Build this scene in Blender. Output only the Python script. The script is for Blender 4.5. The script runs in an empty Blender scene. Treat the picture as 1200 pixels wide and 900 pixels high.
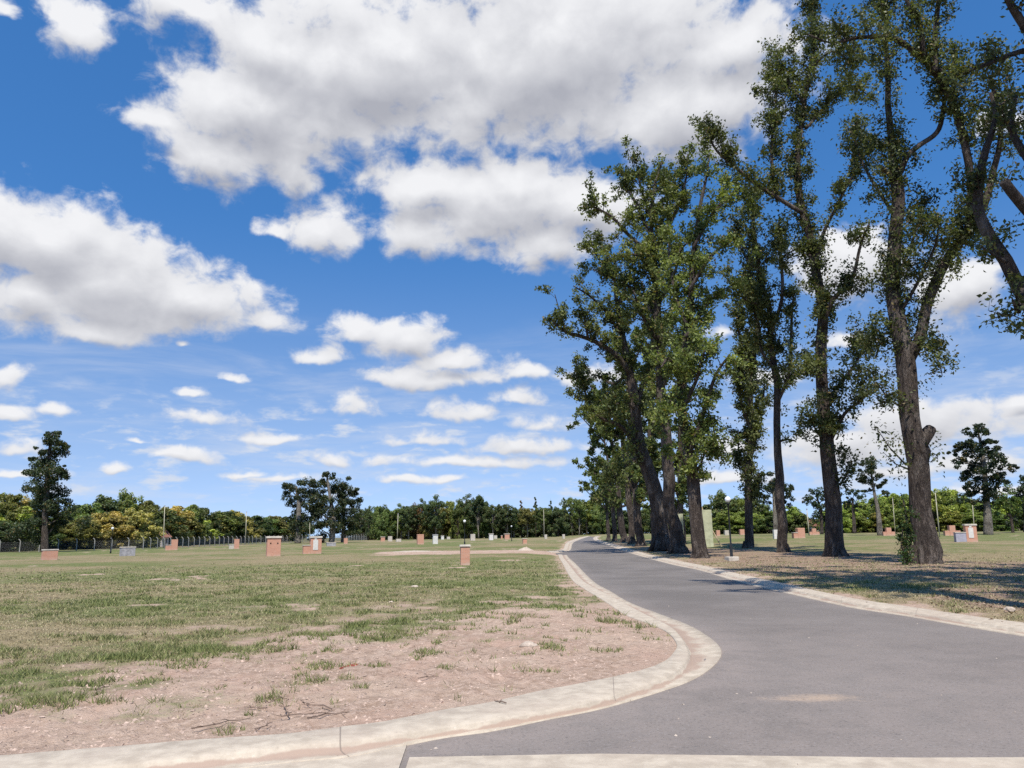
import bpy, math
import numpy as np
from mathutils import Matrix, Vector

R = math.radians
rng = np.random.default_rng(11)
scn = bpy.context.scene
col = scn.collection

# ------------------------------------------------------------------ camera
H = 1.65
F = 900.0
PITCH = math.atan(177 / F)
ROLL = R(0.86)
fwd = np.array([0, math.cos(PITCH), math.sin(PITCH)])
r0 = np.array([1.0, 0, 0]); u0 = np.cross(r0, fwd)
rt = r0 * math.cos(ROLL) - u0 * math.sin(ROLL)
up = u0 * math.cos(ROLL) + r0 * math.sin(ROLL)
CAM = np.array([0, 0, H])

cd = bpy.data.cameras.new("camera")
cam = bpy.data.objects.new("camera", cd)
col.objects.link(cam)
cd.sensor_width = 36; cd.lens = 27.0; cd.clip_start = 0.1; cd.clip_end = 20000
M = Matrix.Identity(4)
for i in range(3):
    M[i][0] = rt[i]; M[i][1] = up[i]; M[i][2] = -fwd[i]; M[i][3] = CAM[i]
cam.matrix_world = M
scn.camera = cam


def ss(a, b, v):
    t = np.clip((np.asarray(v, float) - a) / (b - a), 0, 1)
    return t * t * (3 - 2 * t)


def T(x, y):
    """height of the land"""
    return 0.55 * ss(80, 300, y) + 0.85 * ss(4, 35, x) * ss(38, 130, y)


def ray(px, py):
    d = fwd + rt * (px - 600) / F + up * (450 - py) / F
    return d


def gp(px, py, dz=0.0):
    """point of the land seen at a pixel of the 1200x900 photograph"""
    d = ray(px, py)
    t = np.geomspace(3, 700, 4000)
    x = CAM[0] + d[0] * t; y = CAM[1] + d[1] * t; z = CAM[2] + d[2] * t
    g = z - T(x, y) - dz
    i = np.argmax(g <= 0)
    if g[i] > 0:
        i = len(t) - 1
    elif i > 0:
        k = g[i - 1] / (g[i - 1] - g[i]); tt = t[i - 1] + k * (t[i] - t[i - 1])
        p = CAM + d * tt
        return np.array([p[0], p[1], T(p[0], p[1])])
    p = CAM + d * t[i]
    return np.array([p[0], p[1], float(T(p[0], p[1]))])


def P(px, py, y):
    d = ray(px, py)
    return CAM + d * (y / d[1])


def gd(px, y, py=625):
    p = P(px, py, y)
    return np.array([p[0], y, float(T(p[0], y))])


# ------------------------------------------------------------------ noise
def hash2(ix, iy, seed):
    h = (ix.astype(np.int64) * 374761393 + iy.astype(np.int64) * 668265263 + seed * 974634777) & 0xffffffff
    h = ((h ^ (h >> 13)) * 1274126177) & 0xffffffff
    return ((h ^ (h >> 16)) & 0xffff) / 65535.0


def vnoise(x, y, seed=0):
    x = np.asarray(x, float); y = np.asarray(y, float)
    ix = np.floor(x); iy = np.floor(y); fx = x - ix; fy = y - iy
    fx = fx * fx * (3 - 2 * fx); fy = fy * fy * (3 - 2 * fy)
    a = hash2(ix, iy, seed); b = hash2(ix + 1, iy, seed); c = hash2(ix, iy + 1, seed); d = hash2(ix + 1, iy + 1, seed)
    return (a * (1 - fx) + b * fx) * (1 - fy) + (c * (1 - fx) + d * fx) * fy


def fbm(x, y, scale, octv=4, seed=0, rough=0.55):
    s = 0; a = 1; tot = 0; f = 1 / scale
    for o in range(octv):
        s = s + a * vnoise(np.asarray(x) * f + 17.3 * o, np.asarray(y) * f - 9.1 * o, seed + o)
        tot += a; a *= rough; f *= 2.03
    return s / tot


def inpoly(x, y, poly):
    inside = np.zeros(x.shape, bool)
    n = len(poly)
    for i in range(n):
        x1, y1 = poly[i]; x2, y2 = poly[(i + 1) % n]
        if y1 == y2: continue
        c = ((y1 > y) != (y2 > y))
        xi = (x2 - x1) * (y - y1) / (y2 - y1) + x1
        inside ^= c & (x < xi)
    return inside


def pdist(x, y, line, closed=False):
    d = np.full(x.shape, 1e9)
    n = len(line)
    for i in range(n if closed else n - 1):
        x1, y1 = line[i]; x2, y2 = line[(i + 1) % n]
        dx = x2 - x1; dy = y2 - y1; L = dx * dx + dy * dy + 1e-12
        t = np.clip(((x - x1) * dx + (y - y1) * dy) / L, 0, 1)
        d = np.minimum(d, (x - x1 - t * dx) ** 2 + (y - y1 - t * dy) ** 2)
    return np.sqrt(d)


def catmull(pts, n=8):
    pts = np.asarray(pts, float)
    p = np.vstack([2 * pts[0] - pts[1], pts, 2 * pts[-1] - pts[-2]])
    out = []
    for i in range(1, len(p) - 2):
        t = np.linspace(0, 1, n, endpoint=False)[:, None]
        a, b, c, d = p[i - 1], p[i], p[i + 1], p[i + 2]
        out.append(0.5 * (2 * b + (c - a) * t + (2 * a - 5 * b + 4 * c - d) * t ** 2 + (3 * b - a - 3 * c + d) * t ** 3))
    out.append(pts[-1:])
    return np.vstack(out)


# ------------------------------------------------------------------ materials
def nmat(name):
    m = bpy.data.materials.new(name); m.use_nodes = True
    nt = m.node_tree; nt.nodes.clear()
    out = nt.nodes.new("ShaderNodeOutputMaterial")
    b = nt.nodes.new("ShaderNodeBsdfPrincipled")
    nt.links.new(b.outputs[0], out.inputs[0])
    b.inputs["Roughness"].default_value = 0.85
    b.inputs["Specular IOR Level"].default_value = 0.25
    return m, nt, b, out


class N:
    def __init__(s, nt): s.nt = nt

    def new(s, t, **kw):
        n = s.nt.nodes.new(t)
        for k, v in kw.items(): setattr(n, k, v)
        return n

    def lk(s, a, b): s.nt.links.new(a, b)

    def put(s, sock, v):
        if hasattr(v, "is_linked") or hasattr(v, "links"): s.lk(v, sock)
        else: sock.default_value = v

    def math(s, op, a, b=0.0, c=None, clamp=False):
        n = s.new("ShaderNodeMath", operation=op); n.use_clamp = clamp
        s.put(n.inputs[0], a); s.put(n.inputs[1], b)
        if c is not None: s.put(n.inputs[2], c)
        return n.outputs[0]

    def vmath(s, op, a, b=None, c=None):
        n = s.new("ShaderNodeVectorMath", operation=op)
        s.put(n.inputs[0], a)
        if b is not None: s.put(n.inputs[1], b)
        if c is not None: s.put(n.inputs[2], c)
        return n.outputs["Value"] if op in ("LENGTH", "DOT_PRODUCT", "DISTANCE") else n.outputs[0]

    def noise(s, vec, scale, detail=5, rough=0.55, dist=0.0):
        n = s.new("ShaderNodeTexNoise")
        if vec is not None: s.lk(vec, n.inputs["Vector"])
        n.inputs["Scale"].default_value = scale; n.inputs["Detail"].default_value = detail
        n.inputs["Roughness"].default_value = rough; n.inputs["Distortion"].default_value = dist
        return n.outputs["Fac"]

    def rng(s, v, a, b, c=0.0, d=1.0, smooth=True):
        n = s.new("ShaderNodeMapRange")
        n.interpolation_type = 'SMOOTHSTEP' if smooth else 'LINEAR'
        s.put(n.inputs[0], v)
        for i, q in enumerate((a, b, c, d)): s.put(n.inputs[1 + i], q)
        return n.outputs[0]

    def mix(s, f, a, b, blend='MIX'):
        n = s.new("ShaderNodeMix", data_type='RGBA', blend_type=blend)
        s.put(n.inputs["Factor"], f)
        for k, v in ((6, a), (7, b)):
            if isinstance(v, tuple): v = (*v[:3], 1.0)
            s.put(n.inputs[k], v)
        return n.outputs[2]

    def bump(s, h, strength=0.5, dist=0.02):
        n = s.new("ShaderNodeBump"); n.inputs["Strength"].default_value = strength
        n.inputs["Distance"].default_value = dist; s.lk(h, n.inputs["Height"])
        return n.outputs[0]

    def attr(s, name, t='GEOMETRY'):
        n = s.new("ShaderNodeAttribute"); n.attribute_name = name; n.attribute_type = t
        return n

    def coord(s, which="Object"):
        return s.new("ShaderNodeTexCoord").outputs[which]

    def scale(s, v, sc):
        n = s.new("ShaderNodeMapping"); s.lk(v, n.inputs[0]); n.inputs["Scale"].default_value = sc
        return n.outputs[0]


def mat_simple(name, c, var=0.25, scale=6, rough=0.85, bump=0.2, bd=0.01):
    m, nt, b, o = nmat(name); k = N(nt); co = k.coord()
    n1 = k.noise(co, scale, 6); n2 = k.noise(co, scale * 7, 4)
    f = k.math('ADD', k.math('MULTIPLY', n1, 0.7), k.math('MULTIPLY', n2, 0.3))
    lo = tuple(q * (1 - var) for q in c); hi = tuple(min(1, q * (1 + var)) for q in c)
    k.lk(k.mix(k.rng(f, 0.3, 0.7), lo, hi), b.inputs["Base Color"])
    b.inputs["Roughness"].default_value = rough
    if bump: k.lk(k.bump(n2, bump, bd), b.inputs["Normal"])
    return m


def mat_brick():
    m, nt, b, o = nmat("brick"); k = N(nt); co = k.coord()
    sx = k.new("ShaderNodeSeparateXYZ"); k.lk(co, sx.inputs[0])
    cx = k.new("ShaderNodeCombineXYZ")
    k.lk(k.math('ADD', sx.outputs[0], sx.outputs[1]), cx.inputs[0]); k.lk(sx.outputs[2], cx.inputs[1])
    t = k.new("ShaderNodeTexBrick"); k.lk(cx.outputs[0], t.inputs["Vector"])
    t.inputs["Scale"].default_value = 1.0
    t.inputs["Brick Width"].default_value = 0.25; t.inputs["Row Height"].default_value = 0.075
    t.inputs["Mortar Size"].default_value = 0.007; t.inputs["Bias"].default_value = -0.1
    t.inputs["Color1"].default_value = (0.56, 0.265, 0.165, 1); t.inputs["Color2"].default_value = (0.47, 0.20, 0.12, 1)
    t.inputs["Mortar"].default_value = (0.42, 0.33, 0.27, 1)
    n = k.noise(co, 3.0, 6)
    c = k.mix(k.rng(n, 0.35, 0.75, 0, 0.5), t.outputs[0], (0.5, 0.3, 0.22))
    # pale lime bloom near the foot of the brickwork
    c = k.mix(k.math('MULTIPLY', k.rng(sx.outputs[2], 0.02, 0.3, 1, 0), k.rng(n, 0.35, 0.6, 0.2, 0.7)), c, (0.5, 0.38, 0.3))
    k.lk(c, b.inputs["Base Color"])
    k.lk(k.bump(t.outputs["Fac"], -0.4, 0.01), b.inputs["Normal"])
    return m


def mat_bark(name="bark", a=(0.045, 0.034, 0.028), c=(0.20, 0.158, 0.13)):
    m, nt, b, o = nmat(name); k = N(nt); co = k.coord()
    st = k.scale(co, (5.5, 5.5, 0.9))
    n1 = k.noise(st, 1.6, 8, 0.65, 0.6)
    v = k.new("ShaderNodeTexVoronoi", feature='DISTANCE_TO_EDGE')
    k.lk(k.vmath('ADD', st, k.vmath('SCALE', st, None)), v.inputs["Vector"]); v.inputs["Scale"].default_value = 1.6
    fis = k.rng(v.outputs["Distance"], 0.0, 0.16)
    n2 = k.noise(co, 0.9, 4); n3 = k.noise(co, 11, 5)
    f = k.math('MULTIPLY', k.rng(n1, 0.32, 0.68), k.rng(fis, 0, 1, 0.45, 1))
    cc = k.mix(f, a, c)
    cc = k.mix(k.rng(k.noise(k.scale(co, (1.3, 1.3, 0.45)), 1.1, 6, 0.65, 0.8), 0.48, 0.68, 0, 0.65), cc, (0.31, 0.262, 0.222))
    cc = k.mix(k.rng(n2, 0.48, 0.34, 0, 0.55), cc, (0.05, 0.04, 0.034))      # broad dark blotches
    cc = k.mix(k.rng(n3, 0.6, 0.75, 0, 0.4), cc, (0.10, 0.105, 0.06))      # moss specks
    k.lk(cc, b.inputs["Base Color"]); b.inputs["Roughness"].default_value = 0.95
    b.inputs["Specular IOR Level"].default_value = 0.1
    k.lk(k.bump(k.math('ADD', k.math('MULTIPLY', f, 0.8), n1), 1.0, 0.12), b.inputs["Normal"])
    return m


def mat_leaf():
    m, nt, b, o = nmat("foliage"); k = N(nt)
    oi = k.new("ShaderNodeObjectInfo")
    r = k.attr("rnd").outputs["Fac"]; r2 = k.attr("age").outputs["Fac"]
    base = oi.outputs["Color"]
    c = k.mix(k.rng(r, 0, 1), k.mix(1.0, base, (0.38, 0.44, 0.44), 'MULTIPLY'), k.mix(1.0, base, (1.75, 1.65, 1.45), 'MULTIPLY'))
    c = k.mix(k.rng(r2, 0.90, 0.97, 0, 0.8), c, (0.20, 0.14, 0.045))
    k.lk(c, b.inputs["Base Color"])
    b.inputs["Roughness"].default_value = 0.5; b.inputs["Specular IOR Level"].default_value = 0.3
    tr = k.new("ShaderNodeBsdfTranslucent")
    k.lk(k.mix(1.0, c, (1.25, 1.35, 0.6), 'MULTIPLY'), tr.inputs["Color"])
    mx = k.new("ShaderNodeMixShader"); mx.inputs[0].default_value = 0.34
    k.lk(b.outputs[0], mx.inputs[1]); k.lk(tr.outputs[0], mx.inputs[2]); k.lk(mx.outputs[0], o.inputs[0])
    return m


def mat_blade():
    m, nt, b, o = nmat("grass_blade"); k = N(nt)
    r = k.attr("rnd").outputs["Fac"]; g = k.attr("age").outputs["Fac"]
    green = k.mix(r, (0.115, 0.145, 0.042), (0.28, 0.295, 0.105))
    straw = k.mix(r, (0.29, 0.23, 0.12), (0.60, 0.50, 0.31))
    c = k.mix(g, straw, green)
    k.lk(c, b.inputs["Base Color"]); b.inputs["Roughness"].default_value = 0.6
    tr = k.new("ShaderNodeBsdfTranslucent"); k.lk(c, tr.inputs["Color"])
    mx = k.new("ShaderNodeMixShader"); mx.inputs[0].default_value = 0.3
    k.lk(b.outputs[0], mx.inputs[1]); k.lk(tr.outputs[0], mx.inputs[2]); k.lk(mx.outputs[0], o.inputs[0])
    return m


def mat_ground():
    m, nt, b, o = nmat("field"); k = N(nt); co = k.coord()
    g = k.attr("grass").outputs["Fac"]; lush = k.attr("lush").outputs["Fac"]; lit = k.attr("litter").outputs["Fac"]
    n_f = k.noise(co, 9, 8, 0.65); n_m = k.noise(co, 1.3, 6, 0.6); n_vf = k.noise(co, 45, 4, 0.6); n_l = k.noise(co, 0.12, 4)
    dirt = k.mix(k.rng(n_f, 0.3, 0.72), (0.30, 0.205, 0.145), (0.52, 0.385, 0.295))
    dirt = k.mix(k.rng(n_m, 0.42, 0.68, 0, 0.65), dirt, (0.47, 0.315, 0.235))
    dirt = k.mix(k.rng(n_vf, 0.60, 0.78, 0, 0.55), dirt, (0.66, 0.54, 0.45))
    dirt = k.mix(k.rng(n_vf, 0.40, 0.28, 0, 0.6), dirt, (0.20, 0.135, 0.10))
    dirt = k.mix(k.rng(k.noise(co, 0.45, 5, 0.6), 0.45, 0.65, 0, 0.45), dirt, (0.52, 0.40, 0.30))
    dirt = k.mix(k.rng(k.noise(co, 4.5, 6, 0.65, 0.6), 0.56, 0.70, 0, 0.55), dirt, (0.19, 0.125, 0.09))
    straw = k.mix(k.rng(n_f, 0.3, 0.7), (0.15, 0.12, 0.062), (0.36, 0.285, 0.165))
    green = k.mix(k.rng(n_f, 0.3, 0.7), (0.085, 0.105, 0.034), (0.20, 0.21, 0.08))
    gm = k.math('ADD', lush, k.math('MULTIPLY', k.math('SUBTRACT', n_m, 0.5), 1.1))
    gm = k.math('ADD', gm, k.math('MULTIPLY', k.math('SUBTRACT', n_f, 0.5), 1.3))
    gm = k.math('ADD', gm, k.math('MULTIPLY', k.math('SUBTRACT', n_l, 0.5), 0.6))
    grass = k.mix(k.rng(gm, 0.25, 0.75), straw, green)
    gg = k.math('ADD', g, k.math('MULTIPLY', k.math('SUBTRACT', n_f, 0.5), 0.9))
    c = k.mix(k.rng(gg, 0.25, 0.80), dirt, grass)
    litc = k.mix(k.rng(n_vf, 0.35, 0.68), (0.16, 0.108, 0.072), (0.37, 0.262, 0.185))
    litc = k.mix(k.rng(n_m, 0.45, 0.7, 0, 0.7), litc, (0.40, 0.265, 0.19))
    ll = k.math('ADD', lit, k.math('MULTIPLY', k.math('SUBTRACT', n_m, 0.5), 0.8))
    c = k.mix(k.rng(ll, 0.35, 0.65), c, litc)
    k.lk(c, b.inputs["Base Color"]); b.inputs["Roughness"].default_value = 0.95
    b.inputs["Specular IOR Level"].default_value = 0.1
    k.lk(k.bump(k.math('ADD', n_f, k.math('MULTIPLY', n_vf, 0.6)), 0.9, 0.05), b.inputs["Normal"])
    return m


def mat_asphalt():
    m, nt, b, o = nmat("asphalt"); k = N(nt); co = k.coord()
    n_l = k.noise(co, 0.35, 5, 0.6); n_m = k.noise(co, 2.2, 6, 0.6, 0.4); n_f = k.noise(co, 90, 3, 0.7)
    c = k.mix(k.rng(n_l, 0.35, 0.68), (0.140, 0.122, 0.107), (0.192, 0.167, 0.147))
    near = k.attr("dust").outputs["Fac"]
    c = k.mix(k.math('MULTIPLY', near, k.rng(n_m, 0.25, 0.7, 0.45, 1.0)), c, (0.26, 0.215, 0.185))
    # drifted sand left on the tarmac
    s = k.attr("sand").outputs["Fac"]
    sn = k.math('ADD', s, k.math('MULTIPLY', k.math('SUBTRACT', n_m, 0.5), 1.3))
    sn = k.math('ADD', sn, k.math('MULTIPLY', k.math('SUBTRACT', k.noise(k.scale(co, (1, 2.5, 1)), 9, 6, 0.7), 0.5), 1.2))
    sn = k.math('MULTIPLY', sn, k.rng(s, 0.02, 0.2))
    c = k.mix(k.rng(sn, 0.30, 1.05, 0, 0.8), c, (0.42, 0.31, 0.22))
    c = k.mix(k.rng(n_f, 0.55, 0.8, 0, 0.45), c, (0.27, 0.25, 0.24))
    c = k.mix(k.rng(n_f, 0.45, 0.25, 0, 0.6), c, (0.045, 0.042, 0.042))
    n_k = k.noise(co, 14, 6, 0.72); n_k2 = k.noise(co, 34, 4, 0.7)
    c = k.mix(k.rng(n_k, 0.55, 0.72, 0, 0.40), c, (0.245, 0.22, 0.205))
    c = k.mix(k.rng(n_k, 0.45, 0.30, 0, 0.45), c, (0.098, 0.087, 0.080))
    c = k.mix(k.rng(n_k2, 0.56, 0.68, 0, 0.6), c, (0.29, 0.265, 0.25))
    c = k.mix(k.rng(n_k2, 0.44, 0.32, 0, 0.6), c, (0.065, 0.06, 0.058))
    # scuffs
    st = k.noise(k.scale(co, (0.5, 5, 1)), 1.2, 6, 0.65, 0.8)
    c = k.mix(k.rng(st, 0.62, 0.75, 0, 0.35), c, (0.24, 0.215, 0.20))
    c = k.mix(k.rng(k.noise(k.scale(co, (1.6, 6, 1)), 0.8, 5, 0.6), 0.68, 0.76, 0, 0.45), c, (0.06, 0.055, 0.055))
    k.lk(c, b.inputs["Base Color"]); b.inputs["Roughness"].default_value = 0.8
    k.lk(k.bump(n_f, 0.35, 0.006), b.inputs["Normal"])
    return m


def mat_concrete():
    m, nt, b, o = nmat("concrete"); k = N(nt); co = k.coord()
    n_l = k.noise(co, 0.8, 6, 0.6); n_m = k.noise(co, 5, 7, 0.65); n_f = k.noise(co, 70, 3, 0.6)
    c = k.mix(k.rng(n_m, 0.3, 0.7), (0.38, 0.315, 0.24), (0.54, 0.460, 0.355))
    c = k.mix(k.rng(n_l, 0.45, 0.7, 0, 0.55), c, (0.42, 0.335, 0.26))
    c = k.mix(k.rng(n_f, 0.6, 0.8, 0, 0.4), c, (0.30, 0.25, 0.20))
    c = k.mix(k.rng(k.noise(co, 18, 6, 0.7), 0.56, 0.72, 0, 0.5), c, (0.36, 0.29, 0.22))
    c = k.mix(k.rng(k.noise(co, 32, 4, 0.7), 0.62, 0.72, 0, 0.5), c, (0.70, 0.63, 0.53))
    mud = k.attr("mud").outputs["Fac"]
    mm = k.math('ADD', mud, k.math('MULTIPLY', k.math('SUBTRACT', n_m, 0.5), 0.9))
    mm = k.math('ADD', mm, k.math('MULTIPLY', k.math('SUBTRACT', n_l, 0.5), 1.5))
    mm = k.math('ADD', mm, k.math('MULTIPLY', k.math('SUBTRACT', k.noise(co, 2.1, 6, 0.65), 0.55), 1.6))
    c = k.mix(k.rng(mm, 0.40, 0.75, 0, 0.85), c, (0.345, 0.245, 0.185))
    run = k.attr("run").outputs["Fac"]
    fr = k.math('PINGPONG', k.math('ADD', run, k.math('MULTIPLY', n_m, 0.006)), 1.5)
    c = k.mix(k.rng(fr, 0.003, 0.010, 0.75, 0), c, (0.19, 0.15, 0.12))
    k.lk(c, b.inputs["Base Color"])
    k.lk(k.bump(k.math('ADD', n_m, n_f), 0.25, 0.01), b.inputs["Normal"])
    return m


def _noise_c(s, vec, scale):
    n = s.new("ShaderNodeTexNoise"); s.lk(vec, n.inputs["Vector"]); n.inputs["Scale"].default_value = scale
    return n.outputs["Color"]


N.noise_c = _noise_c


def _ones(s, v):
    n = s.new("ShaderNodeCombineXYZ")
    for i in range(3): s.lk(v, n.inputs[i])
    return n.outputs[0]


N.ones = _ones

MT = dict(
    ground=mat_ground(), asphalt=mat_asphalt(), concrete=mat_concrete(), brick=mat_brick(), bark=mat_bark(),
    bark2=mat_bark("pale_bark", (0.16, 0.135, 0.11), (0.40, 0.36, 0.30)), leaf=mat_leaf(), blade=mat_blade(),
    slab=mat_simple("cement_slab", (0.47, 0.42, 0.35), 0.25, 3), grey=mat_simple("grey_render", (0.32, 0.31, 0.31), 0.3, 4),
    white=mat_simple("white_paint", (0.62, 0.59, 0.54), 0.15, 4), dark=mat_simple("black_metal", (0.018, 0.02, 0.022), 0.3, 20, 0.45, 0.05),
    hole=mat_simple("hole_shade", (0.03, 0.022, 0.02), 0.3), post=mat_simple("cement_post", (0.34, 0.325, 0.295), 0.25, 5),  # vent openings: their inner shade is put into a dark colour
    pole=mat_simple("pale_pole", (0.42, 0.385, 0.28), 0.2, 3), wire=mat_simple("galvanised_wire", (0.17, 0.17, 0.165), 0.2, 5, 0.6, 0),
    board=mat_simple("pale_green_board", (0.42, 0.42, 0.27), 0.2, 2, 0.8, 0.1), wood=mat_simple("raw_timber", (0.42, 0.33, 0.2), 0.25, 5),
    stone=mat_simple("pale_stone", (0.44, 0.36, 0.285), 0.3, 12, 0.9, 0.5), tile=mat_simple("roof_tile", (0.25, 0.12, 0.085), 0.3, 5),
    pebble=mat_simple("gravel_stone", (0.40, 0.295, 0.23), 0.45, 3, 0.9, 0.3), twig=mat_simple("dry_twig", (0.17, 0.12, 0.09), 0.3, 8),
    scrap=mat_simple("red_scrap", (0.30, 0.07, 0.05), 0.3, 8), sawn=mat_simple("sawn_wood", (0.36, 0.26, 0.18), 0.2, 10),
    glass=mat_simple("dark_glass", (0.03, 0.035, 0.04), 0.1, 4, 0.1, 0), panel=mat_simple("lilac_grey_panel", (0.34, 0.33, 0.38), 0.15, 3))
m_, nt_, b_, o_ = nmat("opal_glass")
b_.inputs["Base Color"].default_value = (0.85, 0.85, 0.83, 1); b_.inputs["Roughness"].default_value = 0.15
MT['globe'] = m_


# ------------------------------------------------------------------ mesh building
class MB:
    def __init__(s): s.v = []; s.f = []; s.n = 0

    def add(s, v, f):
        v = np.asarray(v, float); s.v.append(v)
        s.f += [tuple(int(i) + s.n for i in q) for q in f]; s.n += len(v)

    def box(s, c, size, rz=0.0, taper=1.0, bev=0.0):
        sx, sy, sz = [q / 2 for q in size]
        # corners cut so that the edges catch light; eight-sided plan
        b = max(bev, 1e-4) if bev else 0
        if b:
            plan = [(-sx + b, -sy), (sx - b, -sy), (sx, -sy + b), (sx, sy - b), (sx - b, sy), (-sx + b, sy), (-sx, sy - b), (-sx, -sy + b)]
            rings = [(-sz, 1.0, 0), (sz - b, taper, 0), (sz, taper, b)]
        else:
            plan = [(-sx, -sy), (sx, -sy), (sx, sy), (-sx, sy)]; rings = [(-sz, 1.0, 0), (sz, taper, 0)]
        V = []
        for z, t, ins in rings:
            for x, y in plan:
                x2 = x * t - math.copysign(ins, x); y2 = y * t - math.copysign(ins, y); V.append((x2, y2, z))
        n = len(plan); Fc = []
        for r in range(len(rings) - 1):
            for i in range(n):
                j = (i + 1) % n; Fc.append((r * n + i, r * n + j, (r + 1) * n + j, (r + 1) * n + i))
        Fc.append(tuple(range(n))[::-1]); Fc.append(tuple((len(rings) - 1) * n + i for i in range(n)))
        V = np.array(V); cs, sn = math.cos(rz), math.sin(rz)
        V = np.stack([V[:, 0] * cs - V[:, 1] * sn, V[:, 0] * sn + V[:, 1] * cs, V[:, 2]], 1) + np.array(c)
        s.add(V, Fc)

    def tube(s, pts, rad, sides=8, cap=True, wob=0.0, seed=0):
        pts = np.asarray(pts, float); n = len(pts)
        rad = np.broadcast_to(np.asarray(rad, float), (n,))
        tg = np.gradient(pts, axis=0); tg /= np.linalg.norm(tg, axis=1)[:, None] + 1e-9
        ref = np.array([1.0, 0, 0]) if abs(tg[0][0]) < 0.8 else np.array([0, 1.0, 0])
        a = np.cross(tg, ref); a /= np.linalg.norm(a, axis=1)[:, None] + 1e-9
        b = np.cross(tg, a)
        th = np.linspace(0, 2 * math.pi, sides, endpoint=False)
        rr = rad[:, None] * np.ones(sides)[None]
        if wob:
            g = np.random.default_rng(seed)
            ph = g.uniform(0, 6.28, 6); L = np.cumsum(np.r_[0, np.linalg.norm(np.diff(pts, axis=0), axis=1)])
            for q, fr in enumerate((2, 3, 5)):
                if fr == 5 and sides > 24:
                    for f2 in (9, 13):
                        rr = rr * (1 + .028 * np.sin(f2 * th[None] + ph[q] * f2 + 0.9 * np.sin(L[:, None] * .8 + f2)))
                rr = rr * (1 + wob * np.sin(fr * th[None] + ph[q] + 0.5 * np.sin(L[:, None] * (0.5 + 0.35 * q) + ph[q + 3])) / (1 + 0.4 * q))
        V = pts[:, None] + rr[..., None] * (np.cos(th)[None, :, None] * a[:, None] + np.sin(th)[None, :, None] * b[:, None])
        Fc = []
        for i in range(n - 1):
            for j in range(sides):
                k = (j + 1) % sides; Fc.append((i * sides + j, i * sides + k, (i + 1) * sides + k, (i + 1) * sides + j))
        if cap:
            Fc.append(tuple(range(sides))[::-1]); Fc.append(tuple((n - 1) * sides + j for j in range(sides)))
        s.add(V.reshape(-1, 3), Fc)

    def lathe(s, c, prof, sides=16):
        n = len(prof); th = np.linspace(0, 2 * math.pi, sides, endpoint=False); V = []
        for r, z in prof:
            for t in th: V.append((c[0] + r * math.cos(t), c[1] + r * math.sin(t), c[2] + z))
        Fc = [(i * sides + j, i * sides + (j + 1) % sides, (i + 1) * sides + (j + 1) % sides, (i + 1) * sides + j) for i in range(n - 1) for j in range(sides)]
        Fc.append(tuple(range(sides))[::-1]); Fc.append(tuple((n - 1) * sides + j for j in range(sides)))
        s.add(V, Fc)

    def mesh(s, name, mat, smooth=False, origin=(0, 0, 0)):
        me = bpy.data.meshes.new(name)
        v = np.vstack(s.v) - np.asarray(origin, float)
        me.from_pydata(v.tolist(), [], s.f); me.materials.append(mat)
        if smooth: me.shade_smooth()
        return me


def quads(name, V, mat, attrs=None, k=4):
    """mesh of loose polygons, V = (n, k, 3), with face attributes"""
    n = len(V); me = bpy.data.meshes.new(name)
    me.vertices.add(n * k); me.vertices.foreach_set("co", np.ascontiguousarray(V, np.float32).ravel())
    me.loops.add(n * k); me.loops.foreach_set("vertex_index", np.arange(n * k, dtype=np.int32))
    me.polygons.add(n); me.polygons.foreach_set("loop_start", np.arange(0, n * k, k, dtype=np.int32))
    me.update(calc_edges=True)
    for a, val in (attrs or {}).items():
        at = me.attributes.new(a, 'FLOAT', 'FACE'); at.data.foreach_set("value", np.ascontiguousarray(val, np.float32))
    me.materials.append(mat); me.validate()
    return me


def gridmesh(name, X, Y, Z, keep, mat, attrs):
    r, c = X.shape
    idx = np.arange(r * c).reshape(r, c)
    q = np.stack([idx[:-1, :-1], idx[:-1, 1:], idx[1:, 1:], idx[1:, :-1]], -1).reshape(-1, 4)
    if keep is not None:
        kf = (keep[:-1, :-1] & keep[:-1, 1:] & keep[1:, 1:] & keep[1:, :-1]).ravel(); q = q[kf]
    used = np.zeros(r * c, bool); used[q.ravel()] = True
    rm = np.cumsum(used) - 1; q = rm[q]
    co = np.stack([X, Y, Z], -1).reshape(-1, 3)[used]
    me = bpy.data.meshes.new(name)
    me.vertices.add(len(co)); me.vertices.foreach_set("co", co.astype(np.float32).ravel())
    me.loops.add(q.size); me.loops.foreach_set("vertex_index", q.astype(np.int32).ravel())
    me.polygons.add(len(q)); me.polygons.foreach_set("loop_start", np.arange(0, q.size, 4, dtype=np.int32))
    me.update(calc_edges=True)
    for a, v in attrs.items():
        at = me.attributes.new(a, 'FLOAT', 'POINT'); at.data.foreach_set("value", v.reshape(-1)[used].astype(np.float32))
    me.materials.append(mat); me.shade_smooth(); me.validate()
    return me


def link(name, me, parent=None, loc=None):
    o = bpy.data.objects.new(name, me); col.objects.link(o)
    if parent is not None: o.parent = parent
    if loc is not None: o.location = loc
    return o


def thing(name, label, cat, loc, rz=0.0, group=None):
    o = bpy.data.objects.new(name, None); col.objects.link(o)
    o.location = Vector(loc); o.rotation_euler = (0, 0, rz); o.empty_display_size = 0.3
    o["label"] = label; o["category"] = cat
    if group: o["group"] = group
    return o


def tag(o, label, cat, group=None):
    o["label"] = label; o["category"] = cat
    if group: o["group"] = group
    return o


def struct(o, kind="structure"):
    o["kind"] = kind
    return o


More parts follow.
